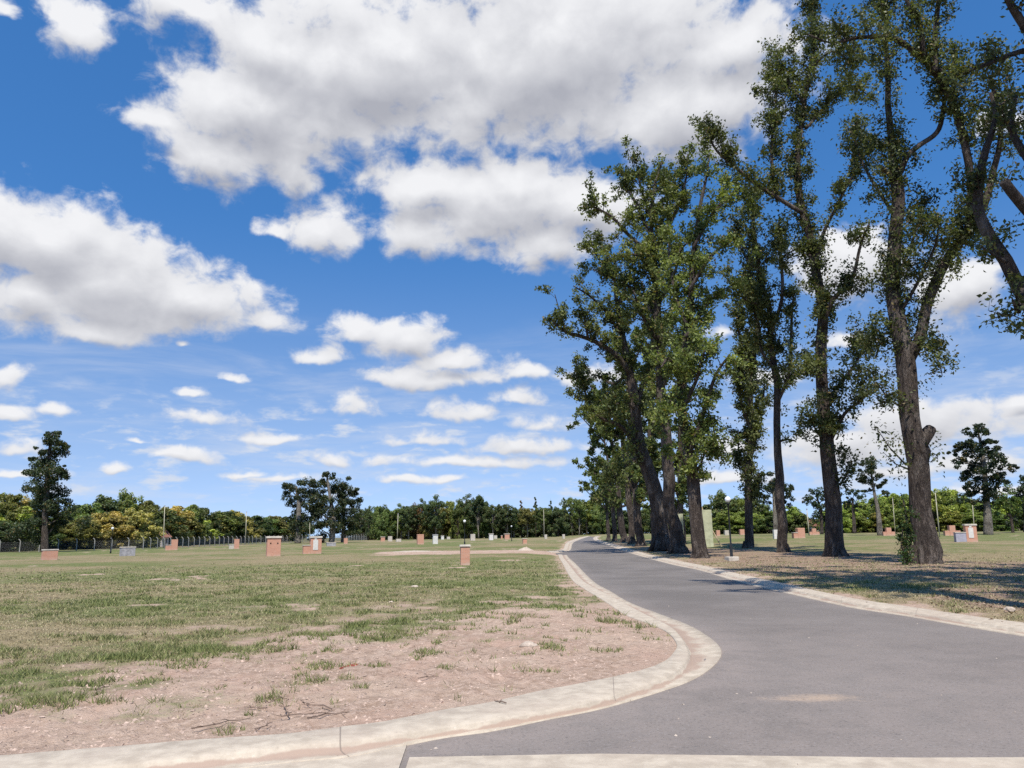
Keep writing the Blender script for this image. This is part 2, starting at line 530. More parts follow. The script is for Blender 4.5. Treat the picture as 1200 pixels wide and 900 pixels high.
# ------------------------------------------------------------------ road lines (back, ridge, front of each kerb)
LK = [((654, 650), (659, 650), (664, 650)), ((655.5, 654), (661, 654), (667, 654)), ((659, 660), (666, 660), (674, 660)), ((669, 678), (681, 678), (694, 680)),
      ((684, 690), (700, 690), (714, 692)), ((707, 704), (724, 702), (738, 706)), ((733, 721), (752, 717), (775, 720)),
      ((762, 732), (777, 729), (808, 733)), ((782, 742), (793, 740), (833, 748)), ((793, 756), (807, 763), (845, 762)),
      ((787, 768), (801, 779), (838, 777)), ((776, 777), (783, 792), (812, 795)), ((745, 788), (745, 806), (768, 811)),
      ((687, 800), (690, 823), (705, 829)), ((630, 811), (632, 834), (640, 842)), ((569, 825), (570, 844.5), (577, 855)),
      ((515, 834), (515, 853), (520, 863)), ((450, 847), (455, 862), (470, 873)), ((400, 853), (400, 869), (410, 886)),
      ((333, 861.7), (335, 875), (338, 893)), ((233, 868), (233, 887), (233, 906)), ((133, 876.7), (130, 898), (128, 918)),
      ((0, 887), (-6, 910), (-12, 932)), ((-150, 899), (-160, 922), (-170, 946))]
LF = [((640, 646), (640, 647), (640, 648.5)), ((652, 645.3), (655, 646.2), (657, 647.4)), ((660, 643.5), (664, 644), (668, 644.6)),
      ((661.5, 640), (666, 640), (670, 640)), ((663, 637), (667, 637), (671, 637)), ((668, 634), (671.5, 634), (675, 634)),
      ((678, 630.6), (681, 630.6), (684, 630.6)), ((688, 628.3), (690, 628.3), (692, 628.3))]
RK = [((702, 628.3), (700, 628.3), (698, 628.5)), ((700, 630.5), (697.5, 630.5), (695, 630.8)), ((705, 634), (702, 634), (699, 634.3)), ((728, 640), (724, 641), (718, 641)), ((753.7, 648), (750, 649), (744, 649.5)),
      ((796, 657.5), (791, 659), (784, 660.5)), ((823, 662.8), (820, 665), (818, 667.5)), ((867, 673), (865, 676), (862, 680.5)),
      ((933, 687.5), (930, 691), (928, 696)), ((1000, 701.7), (998, 706), (996, 711)), ((1067, 711.7), (1064, 716.5), (1061, 721)),
      ((1133, 721.7), (1130, 727), (1126, 732.5)), ((1200, 730.5), (1196, 737), (1190, 743)), ((1290, 742), (1285, 749), (1279, 756)),
      ((1400, 754), (1395, 762), (1390, 770))]


def lines(tab, n=14):
    out = []
    for k in range(3):
        g = np.array([gp(*row[k], (0.0, 0.015, -0.04)[k])[:2] for row in tab]); out.append(catmull(g, n))
    return out


lb, lr, lf = lines(LK); fb, fr_, ff = lines(LF, 6); rb, rr_, rf = lines(RK)
# the drive that leaves the road to the left between the two kerbs
c1 = fb[0]
drive = [tuple(lb[0]), tuple(lb[0] + np.array([-0.5, .3])), (lb[0][0] - 30, lb[0][1] + 6), (lb[0][0] - 30, c1[1] + 4), tuple(fb[0])]
road_poly = [tuple(p) for p in lb[::-1]] + [tuple(p) for p in fb] + [tuple(p) for p in rb] + [(70, 8), (70, -30), (-60, -30), (-60, 4.2), ]
left_end = lb[-1]
road_poly = [tuple(p) for p in fb] + [tuple(p) for p in rb] + [(80, rb[-1][1] + 6), (80, -30), (-60, -30), (-60, left_end[1] - 8)] + [tuple(p) for p in lb[::-1]]
kl_back = [lb, fb, rb]


def road_sd(x, y):
    d = np.minimum(np.minimum(pdist(x, y, lb), pdist(x, y, fb)), pdist(x, y, rb))
    d = np.minimum(d, pdist(x, y, [tuple(lb[-1]), (-60, left_end[1] - 8)]))
    d = np.minimum(d, pdist(x, y, [tuple(rb[-1]), (80, rb[-1][1] + 6)]))
    return np.where(inpoly(x, y, road_poly), d, -d)


# ------------------------------------------------------------------ land
dirt_px = [(-150, 808), (0, 802), (70, 796), (130, 788), (230, 775), (330, 760), (430, 741), (520, 722), (600, 713), (690, 714), (735, 720)]
dirt_line = np.array([gp(*q)[:2] for q in dirt_px])
dirt_poly = [tuple(p) for p in dirt_line] + [tuple(p) for p in lb if True and p[1] < gp(733, 721)[1] + .2]
verge_px = [(715, 634), (760, 641), (800, 642), (850, 643), (900, 644), (960, 648), (1040, 653), (1200, 660), (1300, 664), (1320, 700), (1200, 690), (1080, 684), (980, 684), (900, 676), (850, 667), (796, 657), (728, 640)]
verge = np.array([gp(*q)[:2] for q in verge_px])
verge2_px = [(1030, 706), (1070, 696), (1130, 690), (1210, 690), (1320, 700), (1320, 745), (1200, 728)]
verge2 = np.array([gp(*q)[:2] for q in verge2_px])
path_px = [(654, 651), (600, 649), (540, 650), (480, 651), (440, 652), (440, 647.5), (500, 646), (600, 644.8), (640, 645.5), (660, 646)]
path_poly = np.array([gp(*q)[:2] for q in path_px])


def masks(x, y):
    """grass cover, lushness, leaf litter and signed road distance over the land"""
    sd = np.full(x.shape, -50.0); near = (np.hypot(x, y) < 330)
    sd[near] = road_sd(x[near], y[near])
    n1 = fbm(x, y, 3.0, 5, 3); n2 = fbm(x, y, 0.7, 4, 9); n3 = fbm(x, y, 14, 4, 21)
    dd = pdist(x, y, dirt_line); ind = inpoly(x, y, dirt_poly)
    s = np.where(ind, -dd, dd)
    s = np.where((x < -12) & (y < 7), -3, s)
    grass = 0.54 + 0.44 * np.clip(s / 5.0, -3, 1) + (n1 - 0.5) * 1.5 * np.exp(-np.abs(s) / 6) + (n2 - 0.5) * 1.1
    grass = np.where(s < -0.3, grass - 0.15, grass)
    # thin, scruffy sward farther out with bare spots
    spot = ss(0.60, 0.72, n1) * ss(0.45, 0.6, n3) * 0.55
    grass = np.clip(grass - spot, 0, 1)
    grass = grass * np.where(x < 3, 1, 1)
    # bare drive
    pd_ = np.where(inpoly(x, y, path_poly), pdist(x, y, path_poly, True), -pdist(x, y, path_poly, True))
    grass = grass * (1 - 0.8 * ss(-0.6, 0.9, pd_ + (n1 - 0.5) * 4))
    # worn strip beside the straight kerb
    kd = -sd
    grass = np.clip(grass - 0.55 * ss(0.9, 0.0, kd + (n2 - .5)) * (sd < 0.05), 0, 1)
    lush = 0.40 + (n3 - 0.5) * 1.5 + (n1 - 0.5) * 0.9
    lush = lush + 0.25 * ss(3.0, 0.5, np.abs(s + 0.6)) * (n2 > 0.5) + 0.15 * ss(25, 60, y)
    v = np.where(inpoly(x, y, verge), pdist(x, y, verge, True), -pdist(x, y, verge, True))
    litter = ss(-1.2, 1.2, v + (n1 - .5) * 6) * (0.42 + .32 * n2)
    v2 = np.where(inpoly(x, y, verge2), pdist(x, y, verge2, True), -pdist(x, y, verge2, True))
    litter = np.maximum(litter, 0.62 * ss(-0.8, 0.8, v2 + (n1 - .5) * 3))
    lush = np.where((x > 6) & (y < 60), lush - 0.12, lush)
    return grass, np.clip(lush, 0, 1), np.clip(litter, 0, 1), sd, s


def bump_z(x, y, grass, sd):
    away = ss(0.0, 0.5, -sd)
    b = (fbm(x, y, 0.22, 4, 40, 0.6) - 0.5) * 0.10 * (1 - 0.6 * grass) + (fbm(x, y, 1.6, 3, 55) - 0.5) * 0.10
    rise = 0.05 * ss(0.1, 2.5, -sd)
    return (b + rise) * away * ss(220, 60, np.hypot(x, y))


th = np.concatenate([np.arange(-180, -46, 3), np.arange(-46, 46, 0.125), np.arange(46, 181, 3)])
rr = np.concatenate([[0.02, 1, 2, 3], np.geomspace(3.6, 45, 340), np.geomspace(45.5, 130, 100)[0:], np.geomspace(133, 6000, 70)])
TH, RR = np.meshgrid(np.radians(th), rr)
X = RR * np.sin(TH); Y = RR * np.cos(TH)
G, LU, LI, SD, SG = masks(X, Y)
Zt = T(X, Y)
Z = Zt + bump_z(X, Y, G, SD) - 0.35 * ss(0.02, 0.42, SD)
ground = link("ground", gridmesh("ground", X, Y, Z, None, MT['ground'], dict(grass=G, lush=LU, litter=LI)))
struct(ground)

# road surface
sp = gp(962, 811)[:2]
sand = np.exp(-(((X - sp[0]) / 0.62) ** 2 + ((Y - sp[1]) / 0.26) ** 2) * 1.2)
dust = np.clip(ss(24, 8, np.hypot(X, Y)) * 0.75 + 0.5 * ss(1.4, 0.5, SD), 0, 1)
rz_ = Zt - 0.055 + 0.0 * X
road = link("road", gridmesh("road", X, Y, rz_, SD > 0.2, MT['asphalt'], dict(sand=sand, dust=dust)))
struct(road)


def kerb(back, ridge, front, low=0.35, mudside=1.0):
    n = len(back); run = np.cumsum(np.r_[0, np.linalg.norm(np.diff(ridge, axis=0), axis=1)]); th_ = [(back, None, 0, -0.2), (back, None, 0, 0.006), (back, ridge, 0.05, 0.020), (back, ridge, 0.80, 0.022), (back, ridge, 0.96, 0.014), (back, ridge, 1.0, 0.0),
                          (ridge, front, 0.10, -0.046), (ridge, front, 0.5, -0.052), (ridge, front, 1.0, -0.040), (ridge, front, 1.0, -0.2)]
    Xs = np.zeros((len(th_), n)); Ys = Xs.copy(); Zs = Xs.copy(); mud = Xs.copy()
    for i, (a, b, t, z) in enumerate(th_):
        p = a if b is None else a + (b - a) * t
        Xs[i] = p[:, 0]; Ys[i] = p[:, 1]; Zs[i] = T(p[:, 0], p[:, 1]) + z + (fbm(p[:, 0], p[:, 1], 0.5, 3, 77) - .5) * 0.012
        mud[i] = {1: .3, 5: .30, 6: 1.05, 7: .55, 8: .10}.get(i, 0.08) * mudside
    return gridmesh("kerb", Xs, Ys, Zs, None, MT['concrete'], dict(mud=mud, run=np.broadcast_to(run + 0.6, Xs.shape)))


for k_, (a, b, c) in enumerate(((lb, lr, lf), (fb, fr_, ff), (rb, rr_, rf))):
    # finer across the near bend
    o = struct(link("kerb", kerb(a, b, c, mudside=1.0 if k_ == 0 else 0.75)))
    pass

# concrete apron of the cross street: slabs in the left corner, a long strip along the mouth of the road
j1 = gp(477, 872, -.045)[:2]; j2 = gp(478, 887, -.045)[:2]; j3 = gp(470, 905, -.045)[:2]


def slab(name, pts, z, mud):
    # grid-filled slab so that stains can vary
    pts = np.array(pts); mn = pts.min(0); mx = pts.max(0)
    gx = np.arange(mn[0] - .1, mx[0] + .2, 0.06); gy = np.arange(mn[1] - .1, mx[1] + .2, 0.06)
    me = bpy.data.meshes.new(name)
    import bmesh
    bm = bmesh.new()
    top = [bm.verts.new((p[0], p[1], z)) for p in pts]; bot = [bm.verts.new((p[0], p[1], z - 0.1)) for p in pts]
    bm.faces.new(top)
    n = len(pts)
    for i in range(n): bm.faces.new((top[i], bot[i], bot[(i + 1) % n], top[(i + 1) % n]))
    bmesh.ops.recalc_face_normals(bm, faces=bm.faces)
    bmesh.ops.triangulate(bm, faces=bm.faces)
    bm.to_mesh(me); bm.free()
    at = me.attributes.new("mud", 'FLOAT', 'POINT'); at.data.foreach_set("value", np.full(len(me.vertices), mud, np.float32))
    at = me.attributes.new("run", 'FLOAT', 'POINT'); at.data.foreach_set("value", np.full(len(me.vertices), 0.75, np.float32))
    me.materials.append(MT['concrete'])
    return me


under = lf + (lr - lf) * 0.25
k0 = next(i for i, p in enumerate(lf) if p[1] < j1[1] + 0.02 and p[0] < j1[0] + .05)
left_pts = [tuple(j1), tuple(j3 + (j3 - j1) * 1.2 + np.array([0, -1.3]))] + [(-14, j3[1] - 2.2), (-14, under[-1][1] - .3)] + [tuple(p) for p in under[k0 + 1:][::-1]]
struct(link("apron", slab("apron", left_pts, -0.044, 0.30)))
y1 = j2[1]
strip = [(j2[0] + 0.012, y1 + 0.0), (j2[0] + 1.5, y1 + .02), (3, gp(1000, 888.5, -.045)[1]), (6, gp(1000, 888.5, -.045)[1] - .12), (14, gp(1000, 888.5, -.045)[1] - .35), (14, y1 - 2.2), (j3[0] + .1, y1 - 2.2)]
struct(link("apron", slab("apron", strip, -0.047, 0.15)))

# ------------------------------------------------------------------ foliage helpers
def leaf_quads(p, size, g, updir=0.5, aspect=0.55, out=None):
    n = len(p)
    nrm = g.normal(size=(n, 3)); nrm /= np.linalg.norm(nrm, axis=1)[:, None]
    nrm[:, 2] += updir
    if out is not None: nrm += out
    nrm /= np.linalg.norm(nrm, axis=1)[:, None] + 1e-9
    a = np.cross(nrm, g.normal(size=(n, 3))); a /= np.linalg.norm(a, axis=1)[:, None] + 1e-9
    b = np.cross(nrm, a)
    L = (size * g.uniform(0.65, 1.3, n))[:, None]; W = L * aspect * g.uniform(0.8, 1.2, (n, 1))
    fold = nrm * L * 0.12
    return np.stack([p - a * L * .5, p + b * W * .5 + fold, p + a * L * .5, p - b * W * .5 + fold], 1)


def grow(g, limbs, rate=2.2, sec_len=1.7, leaf=0.16, per_twig=18, up_bias=0.25, seg=0.5, tw_rate=2.3, spread=0.17, hug=0.0, hug0=0.3):
    """limbs: list of (points(n,4)=x,y,z,r ; s0) -> tube builder, leaf centres"""
    mb = MB(); leaves = []
    for li, (pts, s0) in enumerate(limbs):
        pts = np.asarray(pts, float)
        L0 = np.linalg.norm(np.diff(pts[:, :3], axis=0), axis=1).sum()
        D = catmull(pts, max(3, int(L0 / seg / (len(pts) - 1)) + 1))
        c = D[:, :3].copy(); rad = np.maximum(D[:, 3], 0.012)
        wig = np.stack([np.interp(np.arange(len(c)), np.arange(0, len(c) + 4, 4), g.normal(size=len(np.arange(0, len(c) + 4, 4)))) for _ in range(3)], 1)
        wig *= (np.minimum(rad * 0.35, 0.09))[:, None]; wig[0] = 0
        c += wig
        sides = 32 if rad[0] > 0.38 else 16 if rad[0] > 0.2 else (9 if rad[0] > 0.1 else 6)
        mb.tube(c, rad, sides, wob=0.06 if rad[0] > 0.15 else 0.03, seed=int(g.integers(1e9)))
        cum = np.r_[0, np.cumsum(np.linalg.norm(np.diff(c, axis=0), axis=1))]; L = cum[-1]
        if hug > 0:      # short sprouts clothing the bole and limbs
            h0 = hug0 if li == 0 else 0.0
            bursts = g.uniform(h0, 1, max(3, int(L * 0.55)))
            for k in range(int(L * (1 - h0) * hug * .72)):
                s = bursts[g.integers(len(bursts))] + g.normal() * 0.02 if g.uniform() < 0.65 else g.uniform(h0, 1)
                s = min(max(s, h0), 1.0); d = s * L; i = min(np.searchsorted(cum, d), len(c) - 1)
                t = c[min(i + 1, len(c) - 1)] - c[max(i - 1, 0)]; t /= np.linalg.norm(t) + 1e-9
                dr = g.normal(size=3); dr -= t * dr.dot(t); dr /= np.linalg.norm(dr) + 1e-9
                p = c[i] + (c[min(i + 1, len(c) - 1)] - c[i]) * g.uniform(); o_ = rad[i] + g.uniform(0.05, 0.55)
                e = p + dr * o_ + np.array([0, 0, g.uniform(-.05, .4)])
                mb.tube(np.array([p + dr * rad[i] * .8, (p + e) / 2 + dr * rad[i] * .5, e]), [.010, .008, .004], 3, cap=False)
                nl = int(per_twig * 2.3 * g.uniform(.5, 1.4)); leaves.append(e + g.normal(size=(nl, 3)) * np.array([.24, .24, .26]) * g.uniform(.7, 1.25))
        n = int(L * (1 - s0) * rate * g.uniform(0.85, 1.15))
        # uneven along the limb: bursts and bare stretches
        cl = g.uniform(s0, 1, max(2, n // 5))
        for k in range(n):
            s = cl[g.integers(len(cl))] + g.normal() * 0.035 if g.uniform() < 0.7 else g.uniform(s0, 1)
            s = min(max(s, s0), 1.0)
            d = s * L; i = min(np.searchsorted(cum, d), len(c) - 1); p = c[i]; r = rad[i]
            t = c[min(i + 1, len(c) - 1)] - c[max(i - 1, 0)]; t /= np.linalg.norm(t) + 1e-9
            dr = g.normal(size=3); dr -= t * dr.dot(t); dr /= np.linalg.norm(dr) + 1e-9
            dr = dr + t * g.uniform(0.1, 0.9) + np.array([0, 0, up_bias + g.uniform(-.3, .3)]); dr /= np.linalg.norm(dr)
            ln = sec_len * g.uniform(0.3, 1.15) * (0.65 + 0.5 * s)
            if g.uniform() < 0.35: ln *= 0.45
            m = 5; q = [p]; w = dr.copy()
            for j in range(m - 1):
                w = w + g.normal(size=3) * 0.28 + np.array([0, 0, 0.05]); w /= np.linalg.norm(w); q.append(q[-1] + w * ln / (m - 1))
            q = np.array(q)
            r1 = min(0.4 * r, 0.014 + 0.018 * ln)
            mb.tube(q, np.linspace(r1, 0.006, m), 4, cap=False)
            for _ in range(int(ln * tw_rate * g.uniform(.6, 1.1)) + 1):
                f = g.uniform(0.25, 1.0); x = f * (m - 1); a = int(min(x, m - 2)); b0 = q[a] + (q[a + 1] - q[a]) * (x - a)
                tw = (q[a + 1] - q[a]); tw /= np.linalg.norm(tw) + 1e-9
                tw = tw * 0.7 + g.normal(size=3) * 0.6 + np.array([0, 0, 0.1]); tw /= np.linalg.norm(tw)
                tl = g.uniform(0.2, 0.65) * min(1, ln)
                e = b0 + tw * tl
                mb.tube(np.array([b0, b0 + tw * tl * .5 + g.normal(size=3) * .03, e]), [0.007, 0.005, 0.003], 3, cap=False)
                nl = max(4, int(per_twig * 1.75 * g.uniform(0.5, 1.5)))
                u = g.uniform(0.15, 1.1, nl)
                leaves.append(b0 + tw * tl * u[:, None] + g.normal(size=(nl, 3)) * spread)
    lv = np.vstack(leaves) if leaves else np.zeros((0, 3))
    return mb, lv


def crown_mesh(name, lv, g, size, origin, updir=0.5, aspect=0.55, out=None):
    V = leaf_quads(lv, size, g, updir, aspect, out) - np.asarray(origin)[None, None]
    # clump-wise tone so that sprays differ from their neighbours
    k = fbm(lv[:, 0] + lv[:, 2] * 0.7, lv[:, 1] - lv[:, 2] * .9, 1.4, 3, 5)
    rnd = np.clip(0.5 + (k - 0.5) * 1.3 + g.normal(size=len(lv)) * 0.2, 0, 1)
    return quads(name, V, MT['leaf'], dict(rnd=rnd, age=g.uniform(0, 1, len(lv))))


GREEN = (0.086, 0.102, 0.040)


def tree(name, label, cat, base, mb, lv, g, leaf, colr=GREEN, group=None, bark='bark', updir=0.5):
    root = thing(name, label, cat, base, 0, group)
    link("trunk", mb.mesh("trunk", MT[bark], True, base), root)
    cr = link("crown", crown_mesh("crown", lv, g, leaf, base, updir), root)
    cr.color = (*colr, 1)
    return root


def px_limb(y, rows, off=0.0, off2=None):
    """limb traced as pixel x, y, radius px (and depth offset), set at depth y"""
    out = []
    n = len(rows)
    for i, row in enumerate(rows):
        t = i / max(1, n - 1)
        o = off + ((off2 - off) * t if off2 is not None else 0)
        if len(row) > 3: o = row[3]
        p = P(row[0], row[1], y + o); out.append((*p, row[2] * (y + o) / F))
    return np.array(out)


def flare(base, y, px, py, r, n=0):
    return


# ------------------------------------------------------------------ avenue trees
def avenue(label, base_px, limbs, leaf=0.17, colr=GREEN, extra=None, thin=0.62, ft=1.05, **kw):
    b = gp(*base_px); y = b[1]
    g = np.random.default_rng(int(base_px[0] * 7 + base_px[1]))
    L = []
    for rows, s0, o1, o2 in limbs:
        q_ = px_limb(y, rows, o1, o2); q_[:, 3] *= thin; L.append((q_, s0))
    # root flare: start the trunk a little under the soil, spreading
    tr = L[0][0]; r = tr[0][3]
    r2 = tr[1][3]; foot = np.array([[b[0], b[1], b[2] - 0.25, r * ft * 1.18], [b[0], b[1], b[2] + 0.05, r * ft], [b[0] + (tr[1][0] - b[0]) * .12, b[1], b[2] + r * 1.3, r2 + (r * ft - r2) * .42]])
    L[0] = (np.vstack([foot, tr[1:]]), L[0][1])
    mb, lv = grow(g, L, leaf=leaf, **kw)
    # root buttresses
    for k in range(6):
        a = k * 1.05 + g.uniform(-.3, .3)
        e = b + np.array([math.cos(a) * r * 1.5, math.sin(a) * r * 1.5, -0.12])
        s_ = b + np.array([math.cos(a) * r * .62, math.sin(a) * r * .62, r * 1.5])
        mid = b + np.array([math.cos(a) * r * .95, math.sin(a) * r * .95, r * 0.4])
        mb.tube(np.array([s_, mid, e]), [r * .2, r * .26, r * .12], 7)
    if extra: lv = extra(mb, lv, g, y)
    return tree("avenue_tree", label, "tree", b, mb, lv, g, leaf, colr, "tall trees lining the road")


def burl(mb, lv, g, y):
    mb.tube(np.array([P(1073, 535, y - .1), P(1080, 517, y - .2), P(1087, 507, y - .25), P(1091, 502, y - .27), P(1092.5, 500, y - .28)]), [.24, .28, .26, .22, .13], 13, wob=.16, seed=4)
    mb.tube(np.array([P(1074, 505, y), P(1082, 530, y - .25), P(1085, 545, y - .1)]), [.2, .3, .1], 9, wob=.12, seed=5)
    add = [P(1094, 530, y - .3) + g.normal(size=(90, 3)) * np.array([.25, .25, .45]), P(1040, 515, y - .2) + g.normal(size=(120, 3)) * np.array([.45, .3, .35]),
           P(1052, 540, y - .4) + g.normal(size=(130, 3)) * np.array([.35, .2, .5]), P(1025, 500, y) + g.normal(size=(30, 3)) * .25]
    for (a, b_) in (((1062, 545), (1024, 497)), ((1065, 550), (1035, 530)), ((1085, 540), (1097, 535))):
        mb.tube(np.array([P(*a, y), P((a[0] + b_[0]) / 2, (a[1] + b_[1]) / 2 + 4, y - .2), P(*b_, y)]), [.05, .03, .01], 5)
    return np.vstack([lv] + add)


avenue("tall thick trunk with a knobbly burl and a leafy sapling at its foot", (1083, 662), [
    ([(1083, 662, 19), (1079, 600, 14.5), (1074, 550, 14.5), (1067, 490, 14), (1063, 430, 14), (1056, 390, 12), (1048, 345, 10.5), (1047, 290, 10), (1052, 240, 9.5), (1050, 205, 9)], 0.5, 0, 0.3),
    ([(1050, 212, 8), (1044, 180, 6), (1042, 120, 4.5), (1039, 70, 4), (1036, 10, 3), (1030, -60, 2)], 0.05, 0.3, 1),
    ([(1051, 208, 5), (1062, 184, 5), (1078, 170, 4.6), (1095, 159, 4.2), (1103, 145, 4), (1108, 110, 3), (1120, 60, 2)], 0.45, .3, -1.5),
    ([(1049, 212, 4), (1040, 203, 3.6), (1033, 197, 3)], 0.6, .3, -.6),
    ([(1064, 425, 9), (1076, 395, 8.5), (1091, 352, 8), (1109, 311, 7.5), (1134, 267, 7), (1152, 240, 6), (1166, 200, 5), (1172, 150, 4), (1160, 90, 3)], 0.12, 0, -1.5),
    ([(1134, 267, 5), (1140, 210, 6), (1119, 130, 6), (1095, 81, 6), (1075, 62, 5), (1047, 45, 4), (1009, 43, 3.4), (975, 50, 2), (945, 40, 1.2)], 0.15, -1.2, -3),
    ([(1096, 85, 5), (1096, 55, 4.5), (1098, 15, 4), (1102, -50, 3)], 0.1, -2.2, -2),
    ([(1083, 66, 4), (1078, 30, 4), (1066, 8, 3), (1050, -40, 2)], 0.1, -2.4, -3),
    ([(1098, 80, 3), (1124, 88, 3), (1155, 74, 2.5), (1185, 64, 2)], 0.2, -2.2, -3.5),
    ([(1070, 415, 2), (1088, 405, 1.6), (1100, 425, 1.2), (1104, 440, .6)], 0.0, 0, -2),
    ([(1053, 370, 3), (1076, 330, 2.5), (1095, 290, 2), (1100, 265, 1)], 0.2, 0, -2),
    ([(1049, 330, 2.5), (1068, 290, 2), (1084, 240, 1.5)], 0.2, 0, 1.5),
    ([(1046, 250, 3), (1010, 190, 2), (1000, 150, 1.4)], 0.45, 0.2, 2),
    ([(1058, 400, 3), (1036, 390, 2), (1026, 420, 1.2)], 0.3, 0, 1.5),
    ([(1066, 480, 2), (1044, 470, 1.5), (1030, 452, 1)], 0.4, 0, -1.0),
], leaf=0.175, rate=4.6, sec_len=1.5, per_twig=18, hug=5, hug0=.42, thin=.76, ft=1.25, extra=burl)

avenue("slender curving trunk with leafy side limbs, standing next to the burled trunk", (979, 653), [
    ([(979, 653, 16), (976.5, 600, 12), (972, 531, 11), (968, 490, 10), (965, 445, 9), (963, 395, 8.5), (965, 362, 7.5), (957, 317, 7), (947, 267, 6.5), (938, 235, 6), (934, 185, 5), (940, 130, 4), (948, 90, 3.4), (955, 40, 2.6), (948, 8, 1.6)], 0.34, 0, 1),
    ([(940, 250, 4.5), (910, 233, 4), (883, 213, 3.4), (863, 197, 3), (840, 178, 2.4), (826, 150, 1.4)], 0.2, 0, -2.5),
    ([(912, 234, 3), (907, 205, 3), (903, 165, 2.6), (909, 115, 2), (905, 80, 1)], 0.1, -.5, 1.5),
    ([(955, 310, 4), (967, 267, 3.2), (987, 227, 2.8), (1010, 190, 2), (1020, 165, 1)], 0.15, 0, -2),
    ([(963, 385, 4.5), (975, 353, 4), (997, 327, 3.4), (1007, 287, 2.6), (1019, 262, 1.6)], 0.15, 0, -2.5),
    ([(967, 480, 4), (985, 450, 3.4), (1003, 426, 2.6), (1018, 396, 1.6)], 0.12, 0, 2),
    ([(972, 520, 3.6), (990, 485, 3), (1012, 466, 2), (1020, 440, 1)], 0.12, 0, -2.2),
    ([(966, 450, 3), (948, 430, 2.4), (935, 440, 1.4)], 0.1, 0, -1.5),
    ([(945, 150, 3), (970, 120, 2.6), (1000, 100, 1.6), (1015, 110, 1)], 0.1, 0, 2),
    ([(950, 80, 2.4), (975, 60, 2), (1000, 75, 1)], 0.1, 0, -2), ([(942, 120, 2.6), (920, 90, 2), (908, 60, 1)], 0.1, 0, 2),
    ([(955, 310, 3), (940, 290, 2.4), (918, 300, 1)], 0.1, 0, 2), ([(972, 530, 2), (955, 500, 1.5), (945, 480, 1)], 0.3, 0, -1),
    ([(975, 575, 2), (990, 560, 1.4), (998, 540, 0.8)], 0.4, 0, -1),
], leaf=0.215, rate=4.2, sec_len=1.8, per_twig=16, hug=7, hug0=.22, thin=.68)

avenue("slim straight tree with bare pale trunk and a short broken stub", (919, 648), [
    ([(919, 648, 11), (917, 600, 8.5), (914, 560, 8), (911, 515, 7), (908, 450, 6.5), (904, 390, 5.5), (899, 355, 5), (890, 317, 4.4), (884, 270, 3.4), (883, 230, 2)], 0.40, 0, 0.5),
    ([(904, 392, 4), (916, 350, 3.4), (915, 300, 2.6), (913, 258, 1.6)], 0.1, 0, -1.5),
    ([(911, 474, 3.6), (925, 435, 3.2), (927, 385, 2.6), (930, 345, 1.6)], 0.1, 0, -1),
    ([(911, 518, 2.4), (922, 515, 2), (932, 517, 1.4)], 0.5, 0, -.5),
    ([(906, 430, 3), (892, 410, 2.6), (888, 378, 2.2), (876, 340, 1.2)], 0.1, 0, 1),
    ([(890, 320, 2.6), (870, 295, 2), (858, 265, 1.2)], 0.1, 0, 1.5), ([(900, 360, 2.6), (872, 350, 2), (850, 325, 1.2)], 0.1, 0, -1.5),
], leaf=0.24, rate=3.4, sec_len=2.0, per_twig=15, hug=5, hug0=.36, colr=(0.095, 0.112, 0.045))

avenue("thin leafy tree behind the lamp post, trunk wrapped in sprouting leaves", (876, 643), [
    ([(876, 643, 7.5), (876.5, 600, 5.5), (878, 550, 5), (880, 513, 5), (878, 467, 4.6), (881, 430, 4), (888, 396, 3.4), (882, 350, 2.6), (878, 310, 1.6)], 0.22, 0, 0),
    ([(879, 500, 2.6), (868, 470, 2.2), (866, 430, 1.4)], 0.1, 0, -1.5), ([(879, 520, 2.6), (890, 490, 2.2), (896, 455, 1.4)], 0.1, 0, 1.5),
    ([(879, 560, 2), (867, 540, 1.6), (864, 510, 1)], 0.1, 0, 1.0), ([(880, 440, 2.6), (868, 400, 2), (862, 360, 1)], 0.1, 0, 2),
    ([(877, 590, 1.6), (886, 575, 1.2), (890, 555, .8)], 0.2, 0, -1.0),
], leaf=0.27, rate=4.2, sec_len=1.5, per_twig=15, hug=9, hug0=.15, thin=.76)

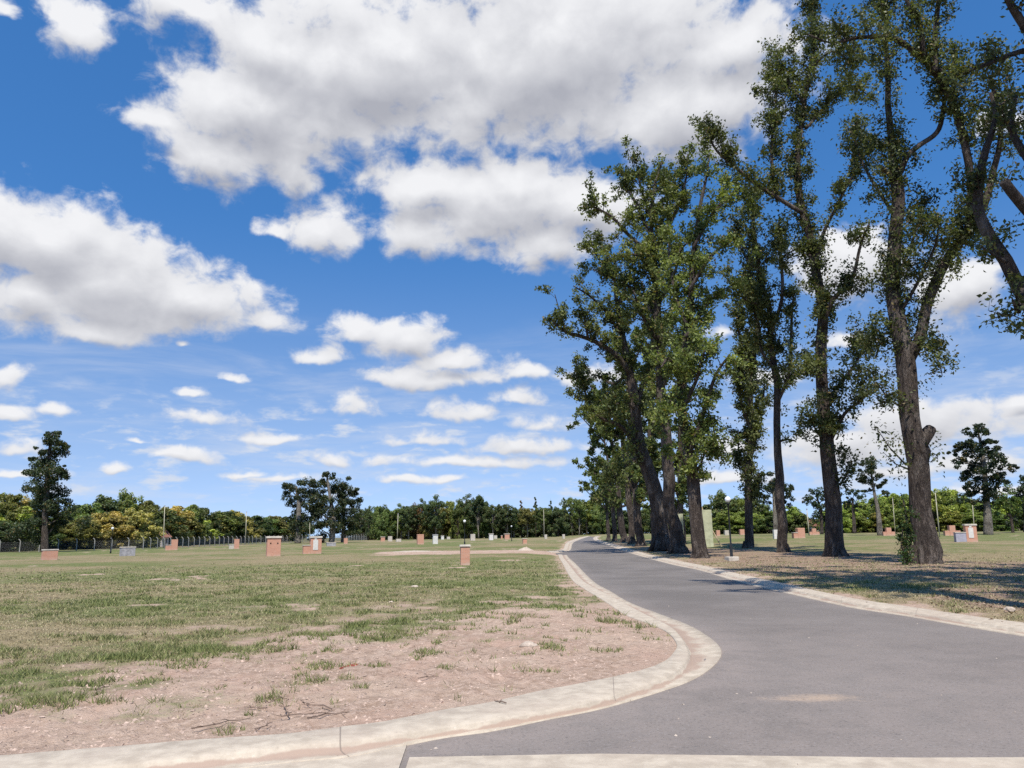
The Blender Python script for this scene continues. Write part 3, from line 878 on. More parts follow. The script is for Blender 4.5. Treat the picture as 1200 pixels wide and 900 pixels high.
avenue("tree with a leaning bare trunk in front of the pale green boards, light leafy crown", (821, 655), [
    ([(821, 655, 13), (818, 610, 11), (812, 560, 10.5), (806, 535, 10), (801, 490, 8), (799, 440, 7.5), (803, 395, 7), (808, 340, 6), (813, 290, 4.5), (820, 248, 3.4), (828, 206, 2), (832, 180, 1)], 0.33, 0, 1),
    ([(806, 535, 5), (822, 490, 4), (838, 440, 3), (854, 415, 1.6)], 0.05, 0, -2),
    ([(803, 520, 4), (824, 500, 3), (834, 490, 2), (838, 520, 1)], 0.05, 0, -1),
    ([(800, 480, 4), (818, 440, 3), (826, 410, 1.5)], 0.05, 0, -2.5), ([(799, 450, 4), (785, 420, 3), (776, 430, 1.5)], 0.05, 0, -2.5),
    ([(803, 395, 4), (825, 360, 3), (846, 340, 1.5)], 0.1, 0, 2), ([(808, 340, 4), (834, 300, 3), (856, 280, 1.5)], 0.1, 0, -1),
    ([(813, 290, 3), (842, 240, 2.4), (862, 225, 1.2)], 0.1, 0, 2), ([(805, 380, 3.4), (788, 330, 2.6), (784, 285, 1.4)], 0.1, 0, 2),
    ([(812, 560, 3), (822, 545, 2), (828, 525, 1)], 0.1, 0, -1.5), ([(800, 480, 3), (784, 470, 2), (775, 490, 1)], 0.05, 0, -2),
    ([(812, 560, 2), (803, 545, 1.5), (798, 530, 1)], 0.1, 0, -1.5),
], leaf=0.235, rate=2.9, sec_len=2.1, per_twig=17, hug=3.5, hug0=.25, thin=.68, colr=(0.150, 0.185, 0.058))

avenue("dark straight trunked tree of the near group, crown reaching highest beside the big cloud", (795, 649), [
    ([(795, 649, 15), (787, 605, 11.5), (784, 562, 11), (781, 515, 10), (776, 472, 9), (774, 430, 8.5), (771, 380, 8), (769, 340, 7), (767, 310, 6), (764, 265, 4.4), (766, 225, 3), (776, 190, 1.6)], 0.36, 0, 0),
    ([(768, 330, 5), (760, 300, 4), (736, 275, 3.2), (716, 253, 2.6), (692, 240, 1.4)], 0.1, 0, -2),
    ([(766, 285, 4), (745, 240, 3), (730, 215, 1.6)], 0.1, 0, 2), ([(766, 300, 4), (788, 255, 3.2), (803, 215, 2), (806, 180, 1.2)], 0.1, 0, -1.5),
    ([(771, 375, 4), (745, 340, 3.2), (715, 325, 2.4), (695, 315, 1.2)], 0.1, 0, 2.5), ([(770, 360, 4), (790, 320, 3), (798, 290, 1.6)], 0.1, 0, -2.5),
    ([(772, 400, 4), (753, 370, 3), (742, 340, 1.6)], 0.1, 0, -2.5), ([(775, 455, 4), (792, 425, 3), (800, 400, 1.6)], 0.1, 0, -2.5),
    ([(768, 330, 3.4), (748, 300, 2.6), (728, 300, 1.4)], 0.1, 0, -3), ([(764, 260, 3), (750, 215, 2.2), (748, 195, 1)], 0.1, 0, 1),
    ([(766, 285, 3), (780, 245, 2.4), (784, 205, 1.2)], 0.1, 0, 3), ([(781, 500, 3), (770, 480, 2), (765, 500, 1)], 0.1, 0, -2),
    ([(768, 320, 3), (800, 290, 2.2), (826, 262, 1.2)], 0.1, 0, -2),
], leaf=0.27, rate=2.6, sec_len=2.5, per_twig=16, hug=3, hug0=.3, colr=(0.132, 0.156, 0.055))

avenue("widest trunk at the kerb, one long limb reaching far left over the road", (777, 646), [
    ([(777, 646, 21), (773, 605, 15), (767, 573, 14), (757, 544, 12.5), (748, 515, 11), (744, 472, 10), (738, 434, 8), (730, 395, 6), (724, 360, 4.5), (720, 325, 2.6), (712, 295, 1.4)], 0.42, 0, 0),
    ([(740, 440, 6.5), (726, 420, 6), (713, 409, 5), (697, 400, 4), (680, 394, 3.6), (668, 391, 3), (656, 384, 2.4), (646, 375, 1.4)], 0.25, 0, -3),
    ([(746, 490, 6), (752, 455, 5.5), (762, 430, 5), (765, 405, 4), (760, 370, 3), (752, 330, 1.6)], 0.3, 0, 1.5),
    ([(750, 530, 5), (728, 500, 4), (705, 490, 3), (690, 470, 2.2), (678, 440, 1.4)], 0.2, 0, -2),
    ([(730, 395, 3.4), (710, 365, 2.6), (690, 345, 2), (672, 335, 1)], 0.1, 0, -2), ([(690, 398, 2.6), (684, 370, 2), (676, 345, 1)], 0.1, -2, -3),
    ([(738, 434, 4), (720, 450, 3), (700, 440, 2)], 0.1, 0, 3), ([(724, 360, 3), (738, 320, 2.2), (745, 290, 1)], 0.1, 0, -2),
    ([(663, 391, 1.8), (656, 365, 1.2), (650, 345, .8)], 0.1, -2.6, -3), ([(752, 535, 3), (738, 540, 2.6), (722, 560, 1.6)], 0.1, 0, -3),
    ([(745, 480, 3), (730, 470, 2.4), (716, 480, 1.4)], 0.1, 0, -3), ([(720, 330, 2), (700, 300, 1.6), (690, 275, 1)], 0.1, 0, 1),
], leaf=0.27, rate=3.0, sec_len=2.0, per_twig=16, hug=3, hug0=.35, colr=(0.112, 0.132, 0.050))

# farther along the row
FAR = [((751, 640.5), 8.5, [(751, 640), (747, 600), (744, 560), (740, 500), (735, 440), (730, 400)], "grey trunked tree just behind the widest tree of the row"),
       ((741, 637.5), 7, [(741, 637), (737, 590), (733, 550), (728, 500), (722, 455)], "tree with a pale fissured trunk, second behind the widest tree of the row"),
       ((731.5, 635.5), 6.5, [(731, 635), (727, 600), (724, 560), (716, 515), (708, 480)], "mossy trunked tree with a low leafy crown, in the middle of the far row"),
       ((720.5, 634.5), 4.8, [(720.5, 634), (719, 600), (716, 570), (712, 535), (706, 505)], "second to last tree where the row meets the far end of the road"),
       ((713, 633.5), 4, [(713, 633), (712, 605), (709, 580), (706, 550)], "last and smallest tree of the row beside the far end of the road"),
       ((767, 637), 6.5, [(767, 637), (766, 600), (765, 560), (762, 500), (764, 440), (770, 400)], "dark shaded trunk seen between the widest tree and the straight trunked tree"),
       ((800, 638.5), 6.5, [(800, 638), (798, 600), (797, 550), (797, 500), (803, 440), (810, 400)], "slim dark tree standing behind the leaning trunk, beside the pale green boards")]
for (bp, r, line, lab) in FAR:
    g = np.random.default_rng(int(bp[0] * 13)); n = len(line)
    trunk = [(x, y, r * (1 - 0.75 * i / (n - 1))) for i, (x, y) in enumerate(line)]
    lim = [(trunk, 0.38, 0, 0)]
    for k in range(13):
        i = g.integers(2, n); x, y = line[i]; x0, y0 = line[i - 1]; f = g.uniform(); sx = x0 + (x - x0) * f; sy = y0 + (y - y0) * f
        w = g.choice([-1, 1]) * g.uniform(8, 26) * (1.2 if bp[0] < 745 else .8); hgt = g.uniform(5, 36)
        lim.append(([(sx, sy, r * .38), (sx + w * .5, sy - hgt * .65 + 4, r * .26), (sx + w, sy - hgt, r * .12)], 0.1, 0, g.uniform(-4, 4)))
    avenue(lab, bp, lim, leaf=0.42, rate=2.2, sec_len=2.8, per_twig=17, colr=(0.112, 0.142, 0.050))

# tree whose trunk stands just outside the right edge of the photograph
g = np.random.default_rng(5)
b = np.array([17.9, 20.5, 0.0])
L = [(np.array([[17.9, 20.5, -.2, .75], [17.8, 20.5, .5, .55], [17.9, 20.6, 3, .46], [17.8, 20.7, 5.5, .42], [17.7, 20.9, 8, .38], [17.8, 21, 10.5, .33], [18.1, 20.9, 14, .26], [18.6, 20.6, 18, .18], [18.8, 20.4, 22, .08]]), 0.45)]
for rows, s0, o1, o2 in [
    ([(1330, 500, 9), (1262, 430, 9), (1225, 380, 8.5), (1199, 340, 8), (1179, 306, 7.5), (1160, 276, 7), (1146, 240, 6), (1150, 190, 5), (1165, 140, 3), (1160, 110, 2)], 0.22, 0, 1.5),
    ([(1240, 300, 6), (1215, 265, 6.5), (1199, 243, 6.5), (1177, 212, 6)], 0.9, 0, -1),
    ([(1320, 190, 7), (1250, 90, 6), (1205, 30, 5), (1182, -10, 4), (1170, -60, 3)], 0.3, 0, -1),
    ([(1205, 60, 4), (1180, 66, 3.4), (1150, 78, 2)], 0.1, -.5, -1.5), ([(1240, 250, 6), (1205, 190, 5), (1185, 150, 4), (1190, 110, 2)], 0.15, 0, 1),
    ([(1199, 340, 4), (1192, 365, 3), (1186, 350, 1)], 0.1, 0, -1), ([(1179, 306, 3), (1165, 300, 2), (1150, 290, 1)], 0.05, .5, -.5),
    ([(1262, 420, 5), (1225, 390, 3), (1200, 370, 1.5)], 0.3, 0, -1.5), ([(1260, 200, 6), (1320, 120, 5), (1390, 60, 3)], .2, 0, 1), ([(1270, 300, 6), (1340, 220, 5), (1400, 190, 3)], .2, 0, -2)]:
    L.append((px_limb(20.6, rows, o1, o2), s0))
mb, lv = grow(g, L, leaf=0.15, rate=3.6, sec_len=1.2, per_twig=15, spread=0.13)
t0 = tree("avenue_tree", "nearest tree leaning in at the right edge, with a sawn-off limb end", "tree", b, mb, lv, g, 0.14, GREEN, "tall trees lining the road")
# neighbours just outside the frame whose high crowns shade the verge and the road
for (bx, by, sc, sd_) in ((10.4, 12.0, 1.0, 3), (15.5, 9.0, 1.0, 4), (21.5, 14.0, 1.0, 6)):
    g = np.random.default_rng(sd_); b = np.array([bx, by, 0.0])
    L = [(np.array([[bx, by, -.2, .7], [bx, by, .6, .5], [bx + .2, by, 6, .42], [bx - .1, by + .3, 12, .36], [bx + .2, by, 18, .26], [bx, by, 24, .16], [bx, by, 31, .05]]), 0.42)]
    for k in range(13):
        z0 = g.uniform(14, 26); a = g.uniform(0, 6.28); l = g.uniform(2.8, 6.5)
        L.append((np.array([[bx, by, z0, .16], [bx + math.cos(a) * l * .5, by + math.sin(a) * l * .5, z0 + l * .5, .11], [bx + math.cos(a) * l, by + math.sin(a) * l, z0 + l * .9, .03]]), .15))
    mb, lv = grow(g, L, leaf=0.26, rate=2.6, sec_len=2.0, per_twig=13)
    tree("avenue_tree", "tree of the right hand row standing beyond the right edge of the view", "tree", b, mb, lv, g, 0.26, GREEN, "trees beyond the right edge")

# leafy sapling at the foot of the big trunk
g = np.random.default_rng(2); b = gp(1063, 664); y = b[1] - .5; b = np.array([P(1063, 664, y)[0], y, 0.0])
L = [(px_limb(y, [(1063, 664, 1.6), (1062, 640, 1.4), (1064, 615, 1.1), (1059, 585, .7)]), 0.1), (px_limb(y, [(1063, 655, 1.2), (1057, 640, 1), (1058, 620, .6)]), 0.1), (px_limb(y, [(1063, 650, 1), (1068, 635, 1), (1067, 622, .6)]), 0.1)]
mb, lv = grow(g, L, rate=9, sec_len=0.42, per_twig=11, leaf=0.1, spread=.08, seg=.25)
lv = np.vstack([lv, P(1062, 650, y) + g.normal(size=(420, 3)) * np.array([.17, .17, .3])])
r_ = thing("sapling", "leafy green sapling growing against the foot of the burled trunk", "shrub", b)
link("stem", mb.mesh("stem", MT['bark'], True, b), r_); o = link("foliage", crown_mesh("foliage", lv, g, 0.12, b), r_); o.color = (0.055, 0.095, 0.03, 1)

# ------------------------------------------------------------------ field trees made from traced clumps
def clumps(label, name, d, trunk, lobes, leaf=0.34, n=150, colr=(0.04, 0.06, 0.028), bark='bark', seed=1, group=None, flat=0.75, more=(), full=1.08):
    g = np.random.default_rng(seed)
    bx = trunk[0]; b = gd(bx[0], d, bx[1])
    mb = MB(); k = d / F
    tr = np.array([P(q[0], q[1], d) for q in trunk]); tr[0] = b - np.array([0, 0, .2])
    rad = np.array([q[2] * k for q in trunk]); D = catmull(np.hstack([tr, rad[:, None]]), 6)
    mb.tube(D[:, :3], np.maximum(D[:, 3], .03), 9, wob=.06, seed=seed)
    for t in more:
        tq = np.array([[*P(q[0], q[1], d), q[2] * k] for q in t]); Dq = catmull(tq, 5); mb.tube(Dq[:, :3], np.maximum(Dq[:, 3], .03), 7)
    P_ = []; O_ = []
    for (x, y, r) in lobes:
        rm = r * k; c = P(x, y, d + g.normal() * rm * 0.9)
        i = np.argmin(np.abs(D[:, 2] - (c[2] - rm * 1.2))); s0 = D[i, :3]
        mb.tube(np.array([s0, (s0 + c) / 2 + np.array([0, 0, -.1 * rm]), c]), [max(.04, .12 * rm), .08 * rm, .02], 5, cap=False)
        r = r * full
        rm = r * k
        for _ in range(6):   # ragged sub-clumps
            cc = c + g.normal(size=3) * rm * np.array([.6, .6, .5]); rs = rm * g.uniform(.35, .7)
            m = int(n * (rm / 1.5) ** 2 / 3 * (0.3 / leaf) ** 2 * 2.0) + 30
            u = g.normal(size=(m, 3)); u /= np.linalg.norm(u, axis=1)[:, None]
            P_.append(cc + u * rs * g.uniform(.45, 1.12, (m, 1)) * np.array([1, 1, flat])); O_.append(u * 0.8)
    lv = np.vstack(P_); out = np.vstack(O_)
    root = thing(name, label, "tree", b, 0, group)
    link("trunk", mb.mesh("trunk", MT[bark], True, b), root)
    cr = link("crown", crown_mesh("crown", lv, g, leaf, b, 0.45, .6, out), root); cr.color = (*colr, 1)
    return root


clumps("tall ragged dark conifer standing alone at the left, bent top above the fence", "conifer_tree", 124,
       [(53, 645, 4.5), (53, 610, 3.5), (55, 570, 2.8), (58, 530, 2), (62, 508, 1)],
       [(62, 508, 6), (58, 516, 9), (68, 520, 10), (76, 522, 6), (60, 530, 12), (46, 532, 6), (48, 545, 12), (36, 538, 4), (57, 548, 14), (40, 555, 9), (70, 556, 7), (73, 550, 4), (60, 565, 15), (44, 570, 12),
        (58, 582, 15), (45, 588, 13), (66, 590, 10), (55, 600, 18), (42, 608, 14), (66, 612, 14), (54, 620, 18), (74, 604, 8)], leaf=.34, n=230, colr=(0.042, 0.060, 0.031), seed=3, full=.98)
clumps("leftmost tree of the tall dark clump in the field, pale trunk at its left side", "gum_tree", 205, [(349, 637, 4), (350, 615, 3), (350, 590, 2.4), (347, 570, 1.4)],
       [(340, 572, 8), (352, 570, 9), (358, 582, 10), (342, 586, 8), (352, 596, 11), (346, 608, 8), (362, 570, 9), (360, 604, 8), (337, 578, 4), (352, 618, 9), (362, 614, 8), (342, 620, 6)], leaf=.45, n=210, colr=(0.044, 0.060, 0.030), bark='bark2', seed=4)
clumps("tallest middle tree of the dark clump in the field, pointed tuft on top", "gum_tree", 208, [(388, 637, 3.4), (391, 610, 2.4), (388, 590, 2), (384, 565, 1.2), (383, 556, .8)],
       [(383, 556, 4), (388, 558, 4), (378, 562, 5), (384, 570, 9), (374, 574, 10), (392, 574, 10), (368, 585, 9), (382, 588, 12), (394, 592, 10), (375, 604, 11), (388, 612, 10), (398, 602, 8), (372, 617, 8), (383, 622, 9), (394, 618, 9), (370, 598, 9)], leaf=.45, n=220, colr=(0.044, 0.060, 0.030), bark='bark2', seed=5)
clumps("right hand tree of the dark clump in the field, rounded and partly brown", "gum_tree", 212, [(402, 636, 2.6), (403, 610, 2), (402, 590, 1.2)],
       [(402, 572, 8), (411, 580, 8), (414, 575, 5), (405, 590, 11), (417, 592, 6), (412, 604, 10), (402, 608, 11), (416, 617, 6), (408, 622, 8)], leaf=.45, n=220, colr=(0.044, 0.060, 0.030), bark='bark2', seed=6)
clumps("small slender tree with a bare pale leaning trunk and one dark tuft of crown", "slender_tree", 112, [(1031, 624, 3.4), (1029, 600, 2.4), (1025, 580, 1.8), (1022, 562, 1.4), (1020, 545, .8)],
       [(1018, 540, 5), (1022, 548, 9), (1012, 552, 6), (1028, 556, 6), (1016, 562, 8), (1024, 568, 6), (1008, 564, 3), (1034, 566, 3), (1038, 578, 3), (1012, 576, 3)], leaf=.3, n=150, colr=(0.040, 0.055, 0.028), bark='bark2', seed=7)
clumps("broad dark cedar standing by itself at the right, layered branches and thick pale trunk", "cedar_tree", 105, [(1158, 625, 5.5), (1157, 600, 4.4), (1155, 570, 3.4), (1152, 535, 2.2), (1146, 505, 1)],
       [(1146, 502, 5), (1140, 508, 5), (1150, 510, 7), (1144, 520, 9), (1158, 518, 6), (1128, 522, 6), (1120, 526, 5), (1136, 532, 9), (1154, 530, 9), (1168, 528, 6), (1124, 540, 6), (1144, 545, 11), (1164, 543, 8), (1178, 545, 5), (1188, 549, 4), (1130, 556, 8), (1152, 560, 11), (1172, 556, 8),
        (1140, 572, 9), (1160, 575, 10), (1136, 583, 7), (1174, 566, 6), (1155, 588, 8)], leaf=.32, n=200, colr=(0.028, 0.045, 0.027), bark='bark2', seed=8, flat=.72, full=1.15)
clumps("bushy bright green tree under the cedar with a thin crooked trunk", "bushy_tree", 118, [(1187, 624, 1.6), (1185, 610, 1.4), (1180, 590, 1)],
       [(1180, 580, 8), (1172, 588, 8), (1186, 590, 8), (1178, 597, 9), (1168, 602, 6), (1192, 600, 7)], leaf=.3, n=150, colr=(0.075, 0.115, 0.03), seed=9)
clumps("dark pine tree cut by the right edge of the view behind the field", "pine_tree", 122, [(1203, 625, 3.4), (1203, 590, 2.4), (1202, 560, 1)],
       [(1200, 560, 7), (1192, 572, 7), (1206, 575, 9), (1196, 585, 8), (1204, 596, 9), (1194, 604, 7), (1190, 612, 5), (1214, 580, 9)], leaf=.3, n=150, colr=(0.035, 0.055, 0.028), seed=10)
clumps("tall tree with a pale straight trunk behind the slim bare trunked tree", "gum_tree", 128, [(909, 625, 3), (908, 600, 2.4), (907, 580, 1.8), (904, 562, 1)],
       [(904, 560, 6), (914, 563, 6), (922, 572, 6), (896, 570, 6), (908, 575, 8), (925, 582, 5), (928, 572, 4), (900, 586, 5), (892, 580, 4), (918, 588, 5)], leaf=.34, n=120, colr=(0.034, 0.052, 0.026), bark='bark2', seed=11)
clumps("drooping tree with an open feathery crown between the two right trunks", "drooping_tree", 140, [(963, 624, 2), (962, 600, 1.6), (957, 582, 1)],
       [(950, 580, 6), (958, 578, 6), (966, 582, 6), (946, 588, 4), (955, 592, 6), (964, 595, 6), (970, 590, 4), (957, 604, 6), (966, 608, 6)], leaf=.34, n=110, colr=(0.040, 0.062, 0.034), seed=12)
clumps("feathery crowned tree showing just right of the second trunk", "drooping_tree", 150, [(1001, 623, 2), (1000, 600, 1.6), (999, 584, 1)],
       [(994, 580, 4), (1002, 578, 4), (1007, 584, 4), (997, 588, 4), (1004, 593, 4), (993, 592, 4)], leaf=.34, n=110, colr=(0.040, 0.062, 0.034), seed=13)

# ------------------------------------------------------------------ background tree kinds, copied along the field edge
def proto(kind, seed):
    g = np.random.default_rng(seed); mb = MB(); P_ = []; O_ = []
    if kind == 'round':
        mb.tube(np.array([[0, 0, -.3], [.1, 0, 1.5], [0, .1, 4], [.1, 0, 7]]), [.3, .22, .16, .05], 8)
        nl = 38
        for k in range(nl):
            a = g.uniform(0, 6.28); zz = g.uniform(0.12, 1); prof = math.sin(min(1, zz * 1.08) ** 0.75 * math.pi) ** .6
            rr_ = g.uniform(.2, 1) ** .5 * 3.6 * prof
            c = np.array([math.cos(a) * rr_, math.sin(a) * rr_, zz * 8.4 + g.normal() * .3]); r = g.uniform(.8, 1.35)
            mb.tube(np.array([[0, 0, max(1, c[2] - 1.5)], c * .6 + np.array([0, 0, c[2] * .38 - .3]), c]), [.07, .05, .02], 4, cap=False)
            for _ in range(4):
                cc = c + g.normal(size=3) * r * .5; m = 84; u = g.normal(size=(m, 3)); u /= np.linalg.norm(u, axis=1)[:, None]
                P_.append(cc + u * r * .55 * g.uniform(.5, 1.1, (m, 1))); O_.append(u * .8)
        leaf = .38
    elif kind == 'high':   # bare-stemmed, crown up high
        mb.tube(np.array([[0, 0, -.3], [.1, 0, 2], [.2, .1, 5], [.0, 0, 9]]), [.24, .18, .13, .04], 8)
        for k in range(30):
            a = g.uniform(0, 6.28); zz = g.uniform(.35, 1); rr_ = g.uniform(.2, 1) ** .5 * 2.5 * math.sin((zz - .25) / .8 * math.pi) ** .5
            c = np.array([math.cos(a) * rr_, math.sin(a) * rr_, zz * 9.4]); r = g.uniform(.7, 1.2)
            mb.tube(np.array([[0, 0, max(1, c[2] - 2)], c * .6 + np.array([0, 0, c[2] * .38 - .3]), c]), [.07, .05, .02], 4, cap=False)
            for _ in range(4):
                cc = c + g.normal(size=3) * r * .5; m = 74; u = g.normal(size=(m, 3)); u /= np.linalg.norm(u, axis=1)[:, None]
                P_.append(cc + u * r * .5 * g.uniform(.5, 1.1, (m, 1))); O_.append(u * .8)
        leaf = .33
    else:                  # spire
        mb.tube(np.array([[0, 0, -.3], [0, 0, 5], [0.1, 0, 10]]), [.25, .14, .02], 7)
        for k in range(46):
            zz = g.uniform(.12, 1); a = g.uniform(0, 6.28); rmax = (1 - zz) * 2.3 + .22
            rr_ = g.uniform(.35, 1) * rmax; c = np.array([math.cos(a) * rr_, math.sin(a) * rr_, zz * 10 - .1 * rr_]); m = 74
            mb.tube(np.array([[0, 0, zz * 9.8], c]), [.04, .015], 4, cap=False)
            u = g.normal(size=(m, 3)); u /= np.linalg.norm(u, axis=1)[:, None]
            P_.append(c + u * np.array([.65, .65, .35]) * (0.35 + .65 * (1 - zz)) * g.uniform(.4, 1.1, (m, 1)) * 1.25); O_.append(u * .7)
        leaf = .3
    lv = np.vstack(P_); out = np.vstack(O_)
    return mb.mesh("trunk", MT['bark2' if kind == 'high' else 'bark'], True), crown_mesh("crown", lv, g, leaf, (0, 0, 0), .45, .6, out)


PR = {('round', i): proto('round', 60 + i) for i in range(4)}
PR.update({('high', i): proto('high', 80 + i) for i in range(3)})
PR.update({('spire', i): proto('spire', 90 + i) for i in range(3)})
gb = np.random.default_rng(77)
COLS = dict(dark=(0.076, 0.104, 0.044), green=(0.125, 0.168, 0.052), light=(0.22, 0.27, 0.07), yellow=(0.33, 0.285, 0.10), olive=(0.17, 0.165, 0.055), rust=(0.14, 0.085, 0.042))
HT = dict(round=9.4, high=10.0, spire=10.4)


def back_tree(px, top, d, kind, colr, label, group, wpx=None, sink=0.0):
    base = gd(px, d); topz = P(px, top, d)[2]; s = (topz - base[2]) / HT[kind]
    i = int(gb.integers(4 if kind == 'round' else 3)); tm, cm = PR[(kind, i)]
    nm = {'round': 'broadleaf_tree', 'high': 'woodland_tree', 'spire': 'spire_conifer'}[kind]
    s *= gb.uniform(.93, 1.07)
    r_ = thing(nm, label, "tree", base, gb.uniform(0, 6.28), group)
    w = s if wpx is None else (wpx * d / F) / {'round': 7.6, 'high': 6, 'spire': 4.6}[kind]
    r_.scale = (w, w, s)
    t = link("trunk", tm, r_); c = link("crown", cm, r_)
    cc = np.array(COLS[colr]) * gb.uniform(.85, 1.18) * np.array([gb.uniform(.92, 1.1), 1, gb.uniform(.9, 1.1)])
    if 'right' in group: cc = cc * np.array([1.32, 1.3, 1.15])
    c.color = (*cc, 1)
    return r_


lt = "trees behind the wire fence"
seq = [(-60, 585, 'green'), (-35, 578, 'dark'), (-12, 577, 'green'), (8, 577, 'olive'), (26, 580, 'yellow'), (18, 592, 'light'), (44, 592, 'dark'), (84, 586, 'dark'), (70, 596, 'green'), (100, 592, 'green'), (122, 578, 'dark'), (108, 601, 'dark'),
       (148, 574, 'green'), (134, 594, 'yellow'), (160, 596, 'yellow'), (168, 584, 'olive'), (120, 600, 'yellow'), (178, 590, 'olive'), (190, 600, 'dark'), (204, 590, 'yellow'), (214, 604, 'olive'), (222, 591, 'green'),
       (238, 592, 'dark'), (226, 607, 'light'), (254, 596, 'green'), (250, 606, 'olive'), (266, 594, 'dark'), (276, 600, 'yellow'), (286, 605, 'olive'), (298, 601, 'dark'), (310, 604, 'green'), (322, 604, 'olive'), (334, 603, 'dark'), (330, 612, 'light'), (345, 606, 'green'), (150, 606, 'green'), (92, 606, 'olive'), (55, 606, 'green'), (6, 606, 'dark'), (-30, 606, 'green')]
names = {'dark': 'dark green', 'green': 'mid green', 'light': 'bright light green', 'yellow': 'golden yellow', 'olive': 'olive green'}
for (px, top, cl) in seq:
    d0 = np.interp(px, [-60, 0, 166, 300, 350], [128, 134, 162, 262, 300]) + gb.uniform(0, 14) + (0 if top > 590 else 9)
    back_tree(px, top, d0, 'round', cl, f"{names[cl]} leafy tree in the hedge-like row behind the wire fence at left", f"{names[cl]} {lt}", wpx=gb.uniform(52, 70) * (134 / d0) ** .5)
mid = [(424, 597, 'high', 'dark'), (432, 594, 'spire', 'dark'), (442, 590, 'round', 'green'), (452, 592, 'round', 'green'), (462, 596, 'round', 'olive'), (470, 596, 'high', 'green'), (479, 591, 'high', 'dark'), (488, 592, 'round', 'rust'),
       (496, 590, 'high', 'dark'), (503, 590, 'round', 'olive'), (511, 583, 'high', 'dark'), (519, 592, 'high', 'olive'), (528, 587, 'round', 'light'), (537, 588, 'round', 'green'), (546, 586, 'high', 'dark'), (554, 590, 'high', 'green'),
       (561, 582, 'high', 'dark'), (569, 586, 'round', 'green'), (578, 589, 'high', 'dark'), (586, 590, 'round', 'dark'), (594, 593, 'high', 'dark'), (602, 597, 'high', 'dark'), (611, 586, 'spire', 'rust'), (618, 596, 'high', 'olive'), (628, 583, 'spire', 'dark'), (637, 597, 'high', 'green'),
       (646, 579, 'spire', 'dark'), (654, 596, 'round', 'dark'), (662, 583, 'spire', 'dark'), (671, 586, 'high', 'green'), (679, 583, 'high', 'green'), (688, 587, 'high', 'light'), (696, 585, 'high', 'light'), (704, 588, 'round', 'green'), (712, 590, 'high', 'dark'), (722, 592, 'round', 'dark'), (734, 594, 'round', 'dark'), (746, 592, 'round', 'dark'), (757, 595, 'round', 'green'), (770, 592, 'round', 'dark'), (783, 594, 'round', 'dark')]
nm2 = {'dark': 'dark green', 'green': 'mid green', 'light': 'light green', 'olive': 'olive', 'rust': 'rusty brown'}
kn = {'round': 'rounded', 'high': 'bare stemmed', 'spire': 'pointed conifer'}
for (px, top, kd, cl) in mid:
    back_tree(px, top, 296 + gb.uniform(-8, 12), kd, cl, f"{nm2[cl]} {kn[kd]} tree in the distant wood at the far end of the field", f"{nm2[cl]} {kn[kd]} trees in the distant wood", wpx=gb.uniform(20, 30) if kd != 'spire' else gb.uniform(12, 16))
for (px, top, kd, cl) in [(q + 4 + gb.uniform(-2, 2), 599 + gb.uniform(-4, 6), 'round', 'dark') for q in range(416, 790, 9)]:
    back_tree(px, top, 318 + gb.uniform(0, 14), kd, cl, "low dark tree filling the second rank of the distant wood", "dark second rank of the distant wood", wpx=gb.uniform(24, 32))
rgt = [(830, 588, 'dark'), (846, 578, 'dark'), (860, 586, 'dark'), (872, 582, 'green'), (888, 580, 'dark'), (897, 590, 'green'), (930, 592, 'light'), (940, 600, 'dark'), (850, 600, 'green'), (868, 598, 'green'), (884, 602, 'green'), (905, 604, 'dark'), (975, 592, 'dark'), (986, 596, 'light'),
       (998, 588, 'light'), (1012, 584, 'light'), (1026, 580, 'green'), (1040, 577, 'light'), (1054, 576, 'light'), (1068, 576, 'green'), (1082, 575, 'light'), (1096, 575, 'light'), (1110, 574, 'green'), (1122, 573, 'light'), (1136, 578, 'light'), (1150, 584, 'green'), (1166, 586, 'light'), (1182, 582, 'green'), (1198, 585, 'light'), (1216, 580, 'green'), (1235, 578, 'green'), (1260, 574, 'light'),
       (1005, 600, 'green'), (1034, 598, 'olive'), (1060, 599, 'green'), (1090, 598, 'green'), (1116, 599, 'olive'), (1145, 600, 'green'), (1174, 602, 'green'), (815, 598, 'dark'), (800, 594, 'dark')]
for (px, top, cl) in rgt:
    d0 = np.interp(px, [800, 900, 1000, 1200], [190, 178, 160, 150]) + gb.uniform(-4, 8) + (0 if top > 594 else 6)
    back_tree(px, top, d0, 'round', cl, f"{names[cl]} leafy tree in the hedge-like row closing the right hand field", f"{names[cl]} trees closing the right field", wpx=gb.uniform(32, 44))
# dense low growth closing the gaps under the crowns
def undergrowth(pts, label, n, hgt, seed, c, leaf=.4):
    g = np.random.default_rng(seed); pts = np.array(pts); L = np.r_[0, np.cumsum(np.linalg.norm(np.diff(pts, axis=0), axis=1))]
    s = g.uniform(0, L[-1], n); x = np.interp(s, L, pts[:, 0]); y = np.interp(s, L, pts[:, 1]) + g.normal(size=n) * 1.6
    h = hgt * (0.55 + 0.9 * (fbm(s, s * 0, 5, 3, seed) - .2)) * g.uniform(0, 1, n) ** .8
    p = np.stack([x, y, T(x, y) + h], 1)
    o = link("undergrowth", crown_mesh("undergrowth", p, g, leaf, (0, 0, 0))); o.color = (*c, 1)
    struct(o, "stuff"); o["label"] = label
    return o


